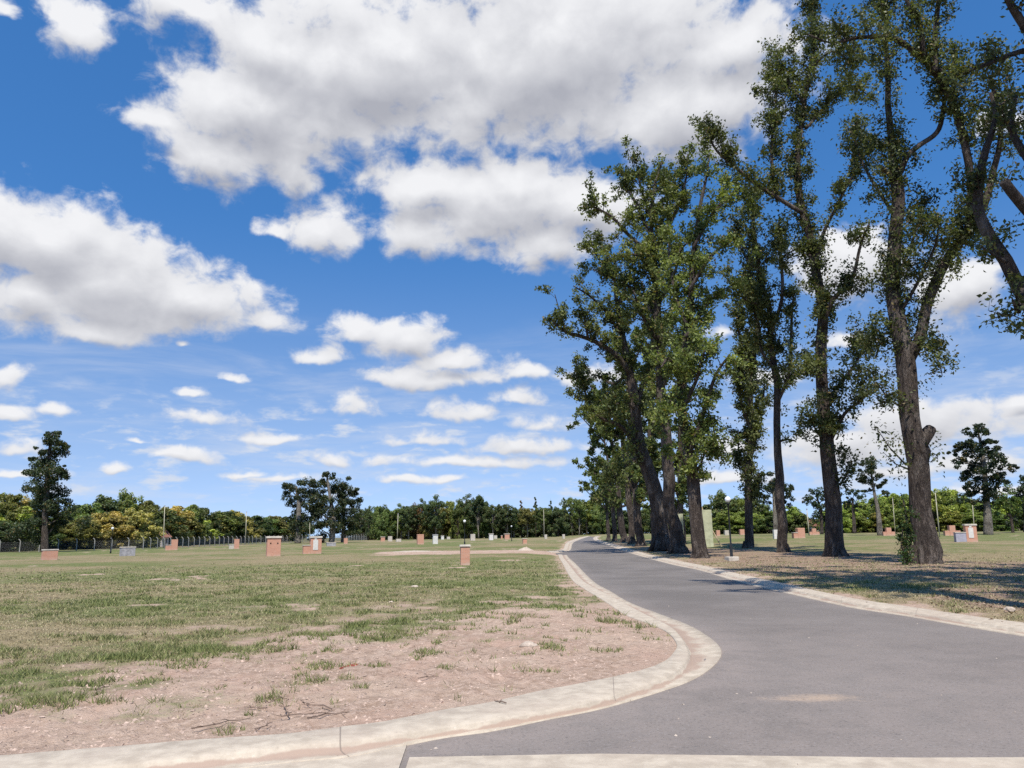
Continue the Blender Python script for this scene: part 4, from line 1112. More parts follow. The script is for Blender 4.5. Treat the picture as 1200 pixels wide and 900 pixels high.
undergrowth([gd(-70, 132)[:2], gd(0, 138)[:2], gd(166, 166)[:2], gd(300, 266)[:2], gd(350, 305)[:2]], "dark tangle of bushes under the trees behind the wire fence", 26000, 3.4, 1, (0.034, 0.05, 0.02))
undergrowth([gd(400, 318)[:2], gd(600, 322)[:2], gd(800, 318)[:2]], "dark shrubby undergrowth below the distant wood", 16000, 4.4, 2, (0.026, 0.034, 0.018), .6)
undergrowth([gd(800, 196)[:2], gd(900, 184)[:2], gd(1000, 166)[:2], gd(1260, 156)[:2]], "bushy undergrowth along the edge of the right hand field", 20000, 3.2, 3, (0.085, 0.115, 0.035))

# ------------------------------------------------------------------ wire fence
fp = [gd(-70, 118)[:2], gp(0, 648)[:2], gp(166, 644)[:2], gp(300, 637.8)[:2], gd(432, 292)[:2]]
fp = np.array(fp); fl = np.r_[0, np.cumsum(np.linalg.norm(np.diff(fp, axis=0), axis=1))]
fr0 = thing("wire_fence", "long chain-link fence on angled cement posts along the left edge of the field", "fence", (*fp[0], float(T(*fp[0]))))
ob = np.array([*fp[0], float(T(*fp[0]))])
npost = int(min(98, fl[-1] / 2.7)); ang = math.atan2(fp[2][1] - fp[1][1], fp[2][0] - fp[1][0])
for k in range(npost):
    s = k * fl[-1] / npost; x = np.interp(s, fl, fp[:, 0]); y = np.interp(s, fl, fp[:, 1]); z = float(T(x, y))
    m = MB(); m.tube(np.array([[x, y, z - .2], [x, y, z + 1.72], [x - .1, y - .06, z + 1.95], [x - .26, y - .16, z + 2.12]]), [.075, .07, .065, .055], 6)
    link("post", m.mesh("post", MT['post'], False, ob), fr0)
m = MB()
for zz in (0.08, .9, 1.68, 1.85, 2.0):
    ds = np.linspace(0, fl[-1], 90); off = max(0, zz - 1.7) * .7
    m.tube(np.stack([np.interp(ds, fl, fp[:, 0]) - off * .6, np.interp(ds, fl, fp[:, 1]) - off * .4, T(np.interp(ds, fl, fp[:, 0]), np.interp(ds, fl, fp[:, 1])) + zz], 1), .012, 3)
link("strand_wires", m.mesh("strand_wires", MT['wire'], False, ob), fr0)
ds = np.arange(0, fl[-1], 0.16); V = []
for sg in (1, -1):
    x0 = np.interp(ds, fl, fp[:, 0]); y0 = np.interp(ds, fl, fp[:, 1]); d2 = ds + sg * 1.6
    x1 = np.interp(d2, fl, fp[:, 0]); y1 = np.interp(d2, fl, fp[:, 1]); w = .012
    a = np.stack([x0, y0, T(x0, y0) + .08], 1); c = np.stack([x1, y1, T(x1, y1) + 1.68], 1)
    V.append(np.stack([a, a + [w, 0, 0], c + [w, 0, 0], c], 1))
link("chain_link_mesh", quads("chain_link_mesh", np.vstack(V) - ob, MT['wire']), fr0)

# ------------------------------------------------------------------ poles and lamps
def pole(label, x0, y0, x1, y1, d, r=0.11):
    r *= 0.47
    b = gd(x0, d, y0); t = P(x1, y1, d); m = MB()
    m.tube(np.array([b - [0, 0, .2], b + (t - b) * .5, t]) - b, [r * 1.15, r, r * .75], 10)
    r_ = thing("pole", label, "pole", b, 0)
    link("shaft", m.mesh("shaft", MT['pole'], True), r_)
    c = MB(); c.box(t - b + [0, 0, .06], (r * 2.4, r * 2.4, .12)); link("cap", c.mesh("cap", MT['post']), r_)


pole("tall thin pale pole in front of the yellow trees at left", 191.5, 641, 193, 593, 150, .16)
pole("pale pole rising beside the right end of the tree row behind the fence", 287.5, 637, 289, 600, 215, .22)
pole("thin grey pole behind the white fronted brick pillar", 363, 636, 363, 613, 200, .15)
pole("pale pole against the distant wood at its left part", 465.5, 633, 466.5, 602, 270, .25)
pole("thin pole against the distant wood near the pointed conifers", 638, 630, 637, 597, 285, .2)
pole("leaning pale pole in front of the white house in the trees", 948, 624, 945.5, 597, 120, .16)
pole("thin pale pole right of the slender leaning tree", 1049, 624, 1046, 584, 128, .12)
pole("pale pole just right of the burled trunk, lower end white", 1101, 628, 1096, 577, 95, .12)
pole("pale pole standing behind the double brick grill at right", 1142, 625, 1139.5, 588, 118, .13)


def lamp(label, px, d, hgt=3.35, base=True):
    b = gd(px, d); r_ = thing("lamp_post", label, "street lamp", b, 0, "black globe lamps")
    m = MB(); m.lathe((0, 0, 0), [(.10, 0), (.10, .25), (.085, .3), (.085, .9), (.05, .98), (.042, hgt - .38), (.06, hgt - .36), (.06, hgt - .28)], 12)
    link("shaft", m.mesh("shaft", MT['dark'], True), r_)
    m = MB(); m.lathe((0, 0, hgt - .28), [(.05, 0), (.14, .03), (.15, .06), (.10, .09)], 14); link("collar", m.mesh("collar", MT['dark'], True), r_)
    m = MB(); a = np.linspace(-1.3, 1.45, 9); m.lathe((0, 0, hgt), [(.17 * math.cos(t), .17 * math.sin(t)) for t in a], 14); link("globe", m.mesh("globe", MT['globe'], True), r_)
    if base:
        m = MB(); m.box((0, 0, .0), (.62, .62, .5), .2, bev=.03); link("footing", m.mesh("footing", MT['slab']), r_)


lb_ = gp(855.5, 657.5)
lamp("black lamp post with a white globe on a concrete block beside the right hand trees", 855.5, lb_[1], 3.5)
lamp("black lamp post with white globe rising behind the brick pillar by the drive", 544.5, 96, 3.4, False)
lamp("dark lamp post left of the grey concrete box near the fence", 131.5, 104, 3.3, False)
lamp("tiny dark lamp post far off before the distant wood", 599.5, 180, 3.4, False)


# ------------------------------------------------------------------ brick grills, pillars and boxes
def setup(px, py, dpx=None):
    b = gp(px, py) if dpx is None else gd(px, dpx, py)
    k = (b[1] * math.cos(PITCH)) / F
    return b, k, -math.atan2(b[0], b[1]) * 0.6


GR = "brick grills and pillars on the camp field"


def brick_pillar(label, px, py, w, h, depth=None, cap=True, holes=False, panel=False, wing=None, capover=1.15, rz=0.22, dist=None, capm='slab', body='brick', steps=0):
    b, k, r0_ = setup(px, py, dist); W = w * k * 0.92; Hh = h * k; D = depth * k if depth else W * .85
    r_ = thing(("brick_barbecue" if wing or steps else "brick_post" if body == 'brick' else "cement_post"), label, ("barbecue" if wing or steps else "pillar"), b, r0_ + rz, GR)
    ct = max(.07, .085 * Hh) if cap else 0
    m = MB(); m.box((0, 0, (Hh - ct - .15) / 2), (W, D, Hh - ct + .15), bev=.012); link("body", m.mesh("body", MT[body]), r_)
    if cap:
        m = MB(); m.box((0, 0, Hh - ct / 2 + .002), (W * capover, D * capover, ct), bev=.02, taper=.96); link("cap", m.mesh("cap", MT[capm]), r_)
    if holes:
        for s in (-1, 1):
            m = MB(); m.box((s * W * .26, -D / 2 - .004, Hh * .66), (W * .10, .02, W * .10)); link("vent", m.mesh("vent", MT['hole']), r_)  # solid dark block on the face, coloured as the shaded opening
    if panel:
        m = MB(); m.box((-W * .05, -D / 2 - .015, Hh * .52), (W * .46, .03, Hh * .55), bev=.01); pn = link("panel", m.mesh("panel", MT['white']), r_)
        m = MB(); m.box((-W * .05, -D / 2 - .015, Hh * .86), (W * .22, .03, Hh * .10), bev=.005); link("meter_box", m.mesh("meter_box", MT['white']), r_)
    if wing:   # (side, width px, height px, material)
        s, ww, wh, wm = wing; WW = ww * k; WH = wh * k
        m = MB(); m.box((s * (W / 2 + WW / 2 + .002), 0, (WH - .15) / 2), (WW, D * .95, WH + .15), bev=.012); wg = link("side_counter", m.mesh("side_counter", MT[wm]), r_)
        m = MB(); m.box((s * (W / 2 + WW / 2 + .004), 0, WH + .035), (WW * 1.08, D * 1.05, .07), bev=.015); link("counter_top", m.mesh("counter_top", MT['slab']), wg)
    if steps:
        for s in (-1, 1):
            m = MB(); WW = steps * k; WH = Hh * .5
            m.box((s * (W / 2 + WW / 2 + .002), 0, (WH - .15) / 2), (WW, D * .9, WH + .15), bev=.012); link("side_counter", m.mesh("side_counter", MT['brick']), r_)
    return r_


def low_box(label, name, px, py, w, h, depth, body, rz=.2, dist=None, foot=False):
    b, k, r0_ = setup(px, py, dist); W = w * k; Hh = h * k; D = depth * k
    r_ = thing(name, label, "brick box" if body == 'brick' else "concrete box", b, r0_ + rz, GR)
    m = MB(); m.box((0, 0, (Hh - .1 - .15) / 2), (W, D, Hh - .1 + .15), bev=.015); link("body", m.mesh("body", MT[body]), r_)
    m = MB(); m.box((0, 0, Hh - .05 + .002), (W * 1.07, D * 1.07, .1), bev=.02); link("lid", m.mesh("lid", MT['slab']), r_)
    return r_


low_box("low wide brick box with a pale slab lid by the fence, farthest left", "brick_box", 57.5, 657, 15.5, 13, 10, 'brick', .36)
low_box("grey concrete box with a pale lid, right of the dark lamp post at left", "concrete_box", 149, 652, 15, 11, 10, 'grey', .38)
low_box("flat grey slab-like box in the grass right of the white fronted pillar", "concrete_box", 388, 640, 10, 4.5, 8, 'grey', .2)
brick_pillar("orange brick pillar with a low brick counter on its left, before the left pole", 204, 645, 7.5, 12.5, wing=(-1, 6, 6, 'brick'), cap=False, rz=.2)
brick_pillar("faded brick pillar with a pale counter on its left, near the end of the fence", 277, 643.5, 6, 11.5, wing=(-1, 5.5, 5, 'slab'), cap=False)
brick_pillar("tall brick pillar with two small dark vent holes and a pale cap", 320, 652.5, 16.5, 23.5, holes=True, rz=.22)
brick_pillar("brick pillar with a white front panel and a low brick wing at left", 369.5, 649.5, 13.5, 20.5, panel=True, wing=(-1, 8, 10, 'brick'))
brick_pillar("short brick pillar with a thick pale cap, nearest to the road on the left", 545, 663, 11.5, 24, cap=True, capover=1.22, rz=.12)
brick_pillar("small pink brick post behind the field, right of the dark tree clump", 405, 637.3, 4.5, 6.5, cap=False)
brick_pillar("plain tall brick pillar standing alone left of the white pillar", 492.5, 638, 8, 11.5, cap=True, capover=1.04, capm='brick')
brick_pillar("white painted pillar with a dark top, next to the plain brick pillar", 510, 637.6, 6, 11, body='white', capm='grey', panel=False)
far = [(448.5, 634.5, 5, 5.5, 'brick', "small reddish brick stub, first of three under the far trees at left"), (457, 634.5, 5, 6, 'slab', "pale stepped stub, middle of three under the far trees at left"), (467, 635, 6, 3.5, 'slab', "low pale block, right one of three under the far trees at left"),
       (518.5, 632.3, 3.4, 4.6, 'white', "short pale post right of the white painted pillar"), (525.5, 632, 4, 3, 'slab', "low pale stub two steps right of the white painted pillar"), (554, 633.5, 5.5, 7.5, 'slab', "pale square pillar just right of the lamp behind the brick pillar"),
       (575.5, 633, 5, 7.5, 'white', "whitish square pillar midway along the distant wood"), (580.5, 631.5, 4, 4, 'slab', "small low block against the whitish square pillar"), (588, 632, 1.8, 4.5, 'brick', "narrow brick post left of the brown pillar"), (594, 632, 6, 6.5, 'brick', "brown brick pillar beside the narrow post before the distant wood"),
       (639.5, 631.5, 3.2, 5, 'slab', "small pale pillar on a slab, left of the tall pale pillar"), (644.5, 628.7, 3.4, 6.5, 'white', "tall pale pillar under the pointed conifers"), (660.5, 631.2, 3, 5, 'slab', "pale little post beside the bend of the far kerb"), (615, 637.5, 5, 6.5, 'brick', "light brick block with a slab lid behind the sand heap")]
for (px, py, w, h, bd, lab) in far:
    brick_pillar(lab, px, py, w, h, body=bd, cap=(bd != 'slab'), capover=1.2, capm='slab')
# right field
brick_pillar("brick grill with stepped sides and a square chimney, right of the bare slim trunk", 938.5, 631, 9, 12, cap=True, capover=1.05, capm='brick', wing=(-1, 5, 6.5, 'brick'))
brick_pillar("low brick grill with a small chimney stub, farther than the stepped one", 954, 627, 5, 7.5, cap=False, steps=3.6)
brick_pillar("white and brick table-like block half hidden by the bare slim trunk", 909.5, 632, 6, 11, cap=False, body='white', wing=(1, 4, 6, 'brick'))
brick_pillar("pinkish brick stub just right of the leaning timber brace", 841.5, 628.5, 4.5, 7, cap=False)
brick_pillar("pale low pillar seen behind the black lamp shaft", 851.5, 627, 5, 5.5, cap=False, body='slab')
brick_pillar("pink brick block at the left side of the thin leafy tree", 869.5, 627, 5.5, 6.5, cap=False)
brick_pillar("pink brick grill with a low chimney at the foot of the slender leaning tree", 1041.5, 628, 6, 9.5, cap=False, steps=4)
brick_pillar("brick grill with a wide base and middle chimney, left of the double grill", 1116, 628, 7, 12, cap=False, steps=5.5)
brick_pillar("double grill with a white door, pale cap and a lilac grey counter on its left", 1138.5, 635.5, 12.5, 21, panel=True, wing=(-1, 11, 11, 'panel'), rz=.05)

# pale green board panels with a timber brace behind the leaning tree
def boards():
    d = gp(815, 642)[1]; b = gd(816, d, 642); k = d / F
    r_ = thing("board_panel", "pair of tall pale green board panels propped up behind the leaning trunk", "panel", b, -.12)
    for (xa, xb, ya, yb) in ((795.5, 803, 600, 637), (823.5, 835.5, 600, 641)):
        w = (xb - xa) * k; c = (xa + xb) / 2; h = (yb - ya) * k + .2
        off = (c - 816) * k
        m = MB(); m.box((off, 0, h / 2 - .05), (w, .10, h), bev=.01); link("board", m.mesh("board", MT['board']), r_)
    m = MB(); m.tube(np.array([[(835 - 816) * k, .06, 1.7], [(845 - 816) * k, -.1, -.05]]), .07, 6); link("brace", m.mesh("brace", MT['wood']), r_)
    m = MB(); m.tube(np.array([[(829 - 816) * k, .08, 2.6], [(825 - 816) * k, .1, 4.0]]), .06, 6); link("upper_strut", m.mesh("upper_strut", MT['wood']), r_)


boards()


def house(label, px, d, w, eave_py, ridge_py, py, wall, rz=0.0, dep=7):
    b = gd(px, d, py); k = d / F; W = w * k; E = P(px, eave_py, d)[2] - b[2]; Rg = P(px, ridge_py, d)[2] - b[2]
    r_ = thing("house", label, "house", b, rz)
    m = MB(); x = W / 2; y = dep / 2
    m.add([(-x, -y, -.3), (x, -y, -.3), (x, y, -.3), (-x, y, -.3), (-x, -y, E), (x, -y, E), (x, y, E), (-x, y, E), (-x, 0, Rg), (x, 0, Rg)],
          [(0, 1, 5, 4), (2, 3, 7, 6), (1, 2, 6, 9, 5), (3, 0, 4, 8, 7), (4, 5, 9, 8), (6, 7, 8, 9)])
    link("wall", m.mesh("wall", MT[wall]), r_)
    m = MB(); o_ = .5; t = .14; sl = (Rg - E) / y
    for s in (-1, 1):
        e = -s * 1
        pts = [(-x - o_, s * (y + o_), E - sl * o_ + .02), (x + o_, s * (y + o_), E - sl * o_ + .02), (x + o_, 0, Rg + .02), (-x - o_, 0, Rg + .02)]
        V = pts + [(a, b2, c + t) for a, b2, c in pts]
        m.add(V, [(0, 1, 2, 3), (4, 5, 6, 7), (0, 1, 5, 4), (1, 2, 6, 5), (2, 3, 7, 6), (3, 0, 4, 7)])
    link("roof", m.mesh("roof", MT['tile']), r_)
    for xx in (-.28, .22):
        m = MB(); m.box((xx * W, -y - .01, E * .55), (W * .16, .06, E * .38)); wd = link("window", m.mesh("window", MT['glass']), r_)
        m = MB(); m.box((xx * W, -y - .03, E * .55 - E * .19 - .05), (W * .2, .12, .08)); link("sill", m.mesh("sill", MT['slab']), wd)
    m = MB(); m.box((0, -y - .01, E * .34), (W * .12, .05, E * .7)); link("door", m.mesh("door", MT['wood']), r_)


house("low white house half hidden by the trees between the right trunks", 955, 176, 24, 616, 609, 624, 'white', .1)
house("small pitched roof house among the yellow trees behind the left fence", 181, 178, 10, 628, 614, 643, 'white', 1.2, 6)

# ------------------------------------------------------------------ sand heap, stones and litter
def mound(name, label, c, rx, ry, h, mat, seed, cat):
    n = 26; m = MB(); g = np.random.default_rng(seed); V = [(c[0], c[1], c[2] + h)]; ring = []
    for i in range(1, 7):
        f = i / 6
        for j in range(n):
            a = j / n * 6.283; q = 1 + .25 * (vnoise(np.array([math.cos(a) * 2 + 5]), np.array([math.sin(a) * 2 + seed]), seed)[0] - .5) + .05 * g.normal()
            V.append((c[0] + rx * f * q * math.cos(a), c[1] + ry * f * q * math.sin(a), c[2] + h * (1 - f ** 1.4) * (1 + .12 * g.normal()) - .05 * (i == 6)))
    Fc = [(0, 1 + j, 1 + (j + 1) % n) for j in range(n)]
    for i in range(5):
        for j in range(n): Fc.append((1 + i * n + j, 1 + (i + 1) * n + j, 1 + (i + 1) * n + (j + 1) % n, 1 + i * n + (j + 1) % n))
    V = np.array(V) - np.array(c); m.add(V, Fc)
    o = link(name, m.mesh(name, mat, True)); o.location = c; tag(o, label, cat); return o


c = gp(616, 645.5); mound("sand_heap", "low pale sand heap at the side of the drive before the light brick block", c, .95, .9, .36, MT['stone'], 3, "heap")
c = gp(486, 647); mound("sand_heap", "long flat bank of sandy soil along the drive, left of the short brick pillar", c, 3.6, 1.2, .16, MT['stone'], 4, "heap")


def rock(c, s, g):
    import bmesh
    bm = bmesh.new(); bmesh.ops.create_icosphere(bm, subdivisions=2, radius=1)
    for v in bm.verts: v.co = Vector((v.co.x * s[0], v.co.y * s[1], v.co.z * s[2])) * (1 + g.normal() * .09)
    me = bpy.data.meshes.new("stone"); bm.to_mesh(me); bm.free(); me.materials.append(MT['stone']); return me


g = np.random.default_rng(9)
for (px, py, s, lab) in ((619, 763, (.13, .07, .06), "largest pale stone lying on the bare soil inside the kerb bend"), (486, 690, (.12, .08, .05), "pale stone lying in the grass of the left field"), (458, 709, (.07, .05, .04), "small white stone in the grass above the bare soil"), (1184, 719, (.10, .07, .06), "pale stone on the dry grass close to the right kerb")):
    c = gp(px, py); o = link("stone", rock(c, s, g)); o.location = c + np.array([0, 0, s[2] * .75 + .03]); tag(o, lab, "stone")
c = gp(413, 788); m = MB(); m.add([(-.16, -.03, .02), (.02, -.06, .05), (.17, .0, .02), (.02, .07, .06), (-.15, -.02, -.02), (.02, -.05, .0), (.16, .01, -.02), (.02, .08, .0)], [(0, 1, 3), (1, 2, 3), (4, 5, 1, 0), (5, 6, 2, 1), (6, 7, 3, 2), (7, 4, 0, 3), (4, 7, 6, 5)])
o = link("scrap", m.mesh("scrap", MT['scrap'])); o.location = c + np.array([0, 0, .04]); tag(o, "flat torn red brown scrap lying on the bare soil", "scrap")

# scattered clods and gravel
def scatter_rocks(name, n, fn, mat, seed, smin, smax, zoff):
    g = np.random.default_rng(seed)
    ico = np.array([(1, 0, -.4), (.3, .95, -.4), (-.8, .6, -.4), (-.8, -.6, -.4), (.3, -.95, -.4), (0.1, 0.05, .8)])
    Fi = np.array([(0, 1, 5), (1, 2, 5), (2, 3, 5), (3, 4, 5), (4, 0, 5)])
    lr_ = np.exp(g.uniform(math.log(5.3), math.log(34), n)); a = g.uniform(R(-42), R(42), n)
    x = lr_ * np.sin(a); y = lr_ * np.cos(a); keep, z = fn(x, y, g); x, y, z = x[keep], y[keep], z[keep]; n = len(x)
    s = smin + (smax - smin) * g.uniform(0, 1, n) ** 3.2; rot = g.uniform(0, 6.28, n)
    q = ico[None] * (1 + g.normal(size=(n, 6, 3)) * .28) * s[:, None, None]; q[:, 5, :2] += g.normal(size=(n, 2)) * s[:, None] * .45
    vx = q[..., 0] * np.cos(rot)[:, None] - q[..., 1] * np.sin(rot)[:, None]; vy = q[..., 0] * np.sin(rot)[:, None] + q[..., 1] * np.cos(rot)[:, None]
    V = np.stack([vx + x[:, None], vy + y[:, None], q[..., 2] * g.uniform(.3, .75, (n, 1)) + z[:, None] + zoff], -1)
    tri = V[:, Fi].reshape(-1, 3, 3)
    o = link(name, quads(name, tri, mat, None, 3)); struct(o, "stuff"); return o


def on_dirt(x, y, g):
    gr, lu, li, sd, s = masks(x, y); z = T(x, y) + bump_z(x, y, gr, sd)
    pr = np.where(s < 0.2, 1.0, 0.12) * (1 - .8 * (gr > .6))
    return (sd < -0.02) & (g.uniform(0, 1, len(x)) < pr) & (x < 6), z


def on_road(x, y, g):
    gr, lu, li, sd, s = masks(x, y)
    pr = np.clip(np.exp(-np.maximum(sd - .35, 0) / .35) * .9 + .12, 0, 1)
    return (sd > 0.30) & (g.uniform(0, 1, len(x)) < pr), T(x, y) - .052


scatter_rocks("gravel", 42000, on_dirt, MT['pebble'], 1, .005, .030, .002)["label"] = "small stones and clods strewn over the bare soil"
scatter_rocks("grit", 3000, on_road, MT['stone'], 2, .004, .020, 0.0)["label"] = "loose grit and crumbs on the road and gutter"


# dead twigs on the bare soil
g = np.random.default_rng(31); m = MB(); k = 0
for (px, py, l, a) in [(262, 853, .55, .7), (335, 838, .5, 1.9), (352, 842, .45, .2), (300, 835, .3, 2.8), (385, 843, .4, .5), (310, 853, .3, 1.2), (585, 826, .22, 2.3), (500, 800, .25, .4), (120, 815, .2, 1.0), (368, 832, .5, 2.5), (322, 828, .28, .9)]:
    c = gp(px, py); z = float((T(c[0], c[1]) + bump_z(np.array([c[0]]), np.array([c[1]]), np.array([.2]), road_sd(np.array([c[0]]), np.array([c[1]])))[0])) + .02
    d = np.array([math.cos(a), math.sin(a), 0]); pts = [c * [1, 1, 0] + [0, 0, z] + d * l * (t - .5) + np.array([g.normal() * .02, g.normal() * .02, abs(g.normal()) * .012]) for t in np.linspace(0, 1, 6)]
    m.tube(np.array(pts), np.linspace(.007, .003, 6), 5)
    for _ in range(3):
        i = g.integers(1, 5); e = pts[i] + np.array([g.normal(), g.normal(), .2]) * l * .16; m.tube(np.array([pts[i], (pts[i] + e) / 2 + g.normal(size=3) * .01, e]), [.004, .003, .002], 4)
o = link("dead_twigs", m.mesh("dead_twigs", MT['twig'])); struct(o, "stuff"); o["label"] = "dry twigs and roots tangled on the bare soil"

# ------------------------------------------------------------------ grass and leaf litter
def blades(n, seed, rmin, rmax, amax):
    g = np.random.default_rng(seed)
    r = np.exp(g.uniform(math.log(rmin), math.log(rmax), n)); a = g.uniform(R(-amax), R(amax), n)
    x = r * np.sin(a); y = r * np.cos(a)
    gr, lu, li, sd, s = masks(x, y)
    tuft = fbm(x, y, 0.55, 3, 91)
    nf = fbm(x, y, 0.15, 2, 93)
    pr = ss(0.30, 1.0, gr + (nf - .5) * 1.0 + (tuft - .5) * .6) * np.where(r < 12, 0.75, 1) * (1 - .75 * li) * ss(62, 22, r)
    # isolated green tufts on the bare soil
    iso = (s < 0.4) & (s > -5) & (fbm(x, y, 0.42, 3, 131) > 0.635 + 0.018 * np.clip(-s, 0, 5)) & (g.uniform(0, 1, n) < .7) & (x < 5)
    pr = np.where(iso, 1.0, pr)
    keep = (sd < -0.03) & (g.uniform(0, 1, n) < pr)
    x, y, r, gr, lu, sd, s, tuft, iso, nf = [q[keep] for q in (x, y, r, gr, lu, sd, s, tuft, iso, nf)]; n = len(x)
    z = T(x, y) + bump_z(x, y, gr, sd) - .004
    green = np.clip(0.20 + .12 * ss(9, 22, r) + (lu - .42) * 1.0 + (tuft - .5) * 2.6 + g.normal(size=n) * .26, 0, 1); green = np.where(iso, np.clip(.9 + g.normal(size=n) * .2, 0, 1), green)
    edge = ss(2.2, 0.2, np.abs(s)) * (x < 5)
    green = np.clip(green + .22 * edge * (tuft > .55), 0, 1)
    h = (0.015 + .026 * g.uniform(0, 1, n) + .035 * ss(.5, .72, tuft)) * (1 + .5 * iso + .1 * edge) * (.75 + .5 * green)
    h = np.where(r > 14, h * 1.1, h)
    w = np.maximum(.0045, r * .00062) * g.uniform(.7, 1.3, n)
    az = g.uniform(0, 6.28, n); lean = g.uniform(.2, 1.3, n) * h
    bx = np.cos(az) * w; by = np.sin(az) * w; l2 = g.uniform(0, 6.28, n)
    V = np.stack([np.stack([x - bx, y - by, z], 1), np.stack([x + bx, y + by, z], 1), np.stack([x + np.cos(l2) * lean, y + np.sin(l2) * lean, z + h], 1)], 1)
    return V, g.uniform(0, 1, n), green


V, r1, g1 = blades(620000, 5, 5.8, 62, 41)
gm = link("grass", quads("grass", V, MT['blade'], dict(rnd=r1, age=g1), 3)); struct(gm, "stuff"); gm["label"] = "short patchy mown grass and green tufts on the field"

g = np.random.default_rng(44); n = 18000
r = np.exp(g.uniform(math.log(9), math.log(60), n)); a = g.uniform(R(2), R(42), n); x = r * np.sin(a); y = r * np.cos(a)
gr, lu, li, sd, s = masks(x, y); keep = (sd < .3) & (x > 5) & (g.uniform(0, 1, n) < np.clip(li * .9 + .06, 0, 1))
x, y, gr, sd = x[keep], y[keep], gr[keep], sd[keep]; z = T(x, y) + bump_z(x, y, gr, sd) + .02
V = leaf_quads(np.stack([x, y, z], 1), .085, g, 2.2, .6)
lm, lnt, lbs, lo = nmat("dead_leaf"); kk = N(lnt)
kk.lk(kk.mix(kk.attr("rnd").outputs["Fac"], (0.11, 0.068, 0.045), (0.38, 0.28, 0.20)), lbs.inputs["Base Color"])
o = link("leaf_litter", quads("leaf_litter", V, lm, dict(rnd=g.uniform(0, 1, len(x)) ** 1.3))); struct(o, "stuff"); o["label"] = "dry brown fallen leaves under the avenue trees"

# ------------------------------------------------------------------ sun, sky and clouds
SUN_EL, SUN_AZ = R(59), R(2)        # azimuth to the left of straight behind the camera
tosun = Vector((-math.sin(SUN_AZ) * math.cos(SUN_EL), -math.cos(SUN_AZ) * math.cos(SUN_EL), math.sin(SUN_EL)))
sl = bpy.data.lights.new("sun", 'SUN'); sl.energy = 4.7; sl.angle = R(0.5); sl.color = (1.0, 0.955, 0.88)
so = bpy.data.objects.new("sun", sl); col.objects.link(so); so.rotation_euler = tosun.to_track_quat('Z', 'Y').to_euler()

w = bpy.data.worlds.new("World"); scn.world = w; w.use_nodes = True
nt = w.node_tree; nt.nodes.clear(); k = N(nt)
out = k.new("ShaderNodeOutputWorld"); bg = k.new("ShaderNodeBackground"); k.lk(bg.outputs[0], out.inputs[0])
STR = 0.15; bg.inputs["Strength"].default_value = STR
sky = k.new("ShaderNodeTexSky"); sky.sky_type = 'NISHITA'; sky.sun_disc = False
sky.sun_elevation = SUN_EL; sky.sun_rotation = math.pi + SUN_AZ
sky.altitude = 100; sky.air_density = 1.0; sky.dust_density = 0.0; sky.ozone_density = 3.0
dirn = k.coord("Generated")
k.lk(k.vmath('NORMALIZE', k.vmath('ADD', dirn, (0, 0, 0.2))), sky.inputs['Vector'])
sx = k.new("ShaderNodeSeparateXYZ"); k.lk(k.vmath('NORMALIZE', dirn), sx.inputs[0])
az = k.math('ARCTAN2', sx.outputs[0], sx.outputs[1]); el = k.math('ARCSINE', sx.outputs[2])
cx = k.new("ShaderNodeCombineXYZ"); k.lk(az, cx.inputs[0]); k.lk(el, cx.inputs[1])


def azel(px, py):
    d = ray(px, py); d = d / np.linalg.norm(d)
    return math.atan2(d[0], d[1]), math.asin(d[2])


CL = [(640, 70, 280, 120), (430, 85, 190, 105), (300, 130, 115, 66), (250, 185, 62, 46), (195, 142, 50, 15), (790, 130, 130, 66), (850, 55, 68, 46), (330, 60, 80, 60),
      (590, 240, 112, 58), (500, 222, 74, 38), (640, 285, 62, 34), (490, 275, 58, 30), (690, 240, 70, 40),
      (340, 197, 30, 28), (380, 268, 46, 32), (322, 271, 22, 11), (92, 36, 46, 34), (72, 15, 30, 24), (215, 8, 60, 26), (5, 12, 24, 14),
      (60, 285, 115, 62), (5, 270, 74, 52), (130, 330, 110, 58), (225, 352, 95, 42), (312, 370, 46, 20), (120, 385, 60, 22), (30, 350, 90, 42), (218, 402, 9, 5),
      (415, 385, 36, 18), (480, 398, 50, 26), (532, 418, 52, 20), (490, 438, 70, 17), (374, 412, 32, 15), (555, 435, 32, 12), (612, 435, 26, 10),
      (410, 474, 36, 15), (545, 480, 46, 16), (605, 462, 35, 15), (225, 458, 19, 8), (235, 488, 44, 13), (8, 440, 34, 20), (15, 485, 28, 12), (70, 479, 22, 10), (268, 439, 14, 6),
      (640, 493, 40, 13), (498, 513, 54, 12), (625, 521, 74, 12), (545, 541, 110, 9), (320, 512, 27, 7), (212, 536, 40, 9), (290, 554, 34, 5), (135, 550, 19, 7), (166, 516, 15, 5), (478, 562, 36, 6), (15, 525, 34, 9), (330, 558, 56, 6), (390, 537, 28, 8), (20, 555, 50, 7), (520, 562, 20, 4),
      (1000, 310, 62, 48), (1130, 340, 66, 40), (1090, 500, 120, 34), (1185, 140, 40, 18), (845, 385, 32, 16), (990, 525, 80, 30), (1190, 472, 34, 11), (690, 440, 40, 14), (690, 520, 40, 14), (860, 520, 34, 13), (850, 562, 70, 10), (1060, 545, 90, 12), (900, 440, 40, 16), (1130, 540, 80, 20), (1170, 575, 60, 6), (1000, 400, 50, 10)]
grp = bpy.data.node_groups.new("cloud_field", 'ShaderNodeTree')
grp.interface.new_socket("Vector", in_out='INPUT', socket_type='NodeSocketVector'); grp.interface.new_socket("Value", in_out='OUTPUT', socket_type='NodeSocketFloat'); grp.interface.new_socket("Soft", in_out='OUTPUT', socket_type='NodeSocketFloat')
q = N(grp); gi = q.new("NodeGroupInput"); go = q.new("NodeGroupOutput"); vin = gi.outputs[0]
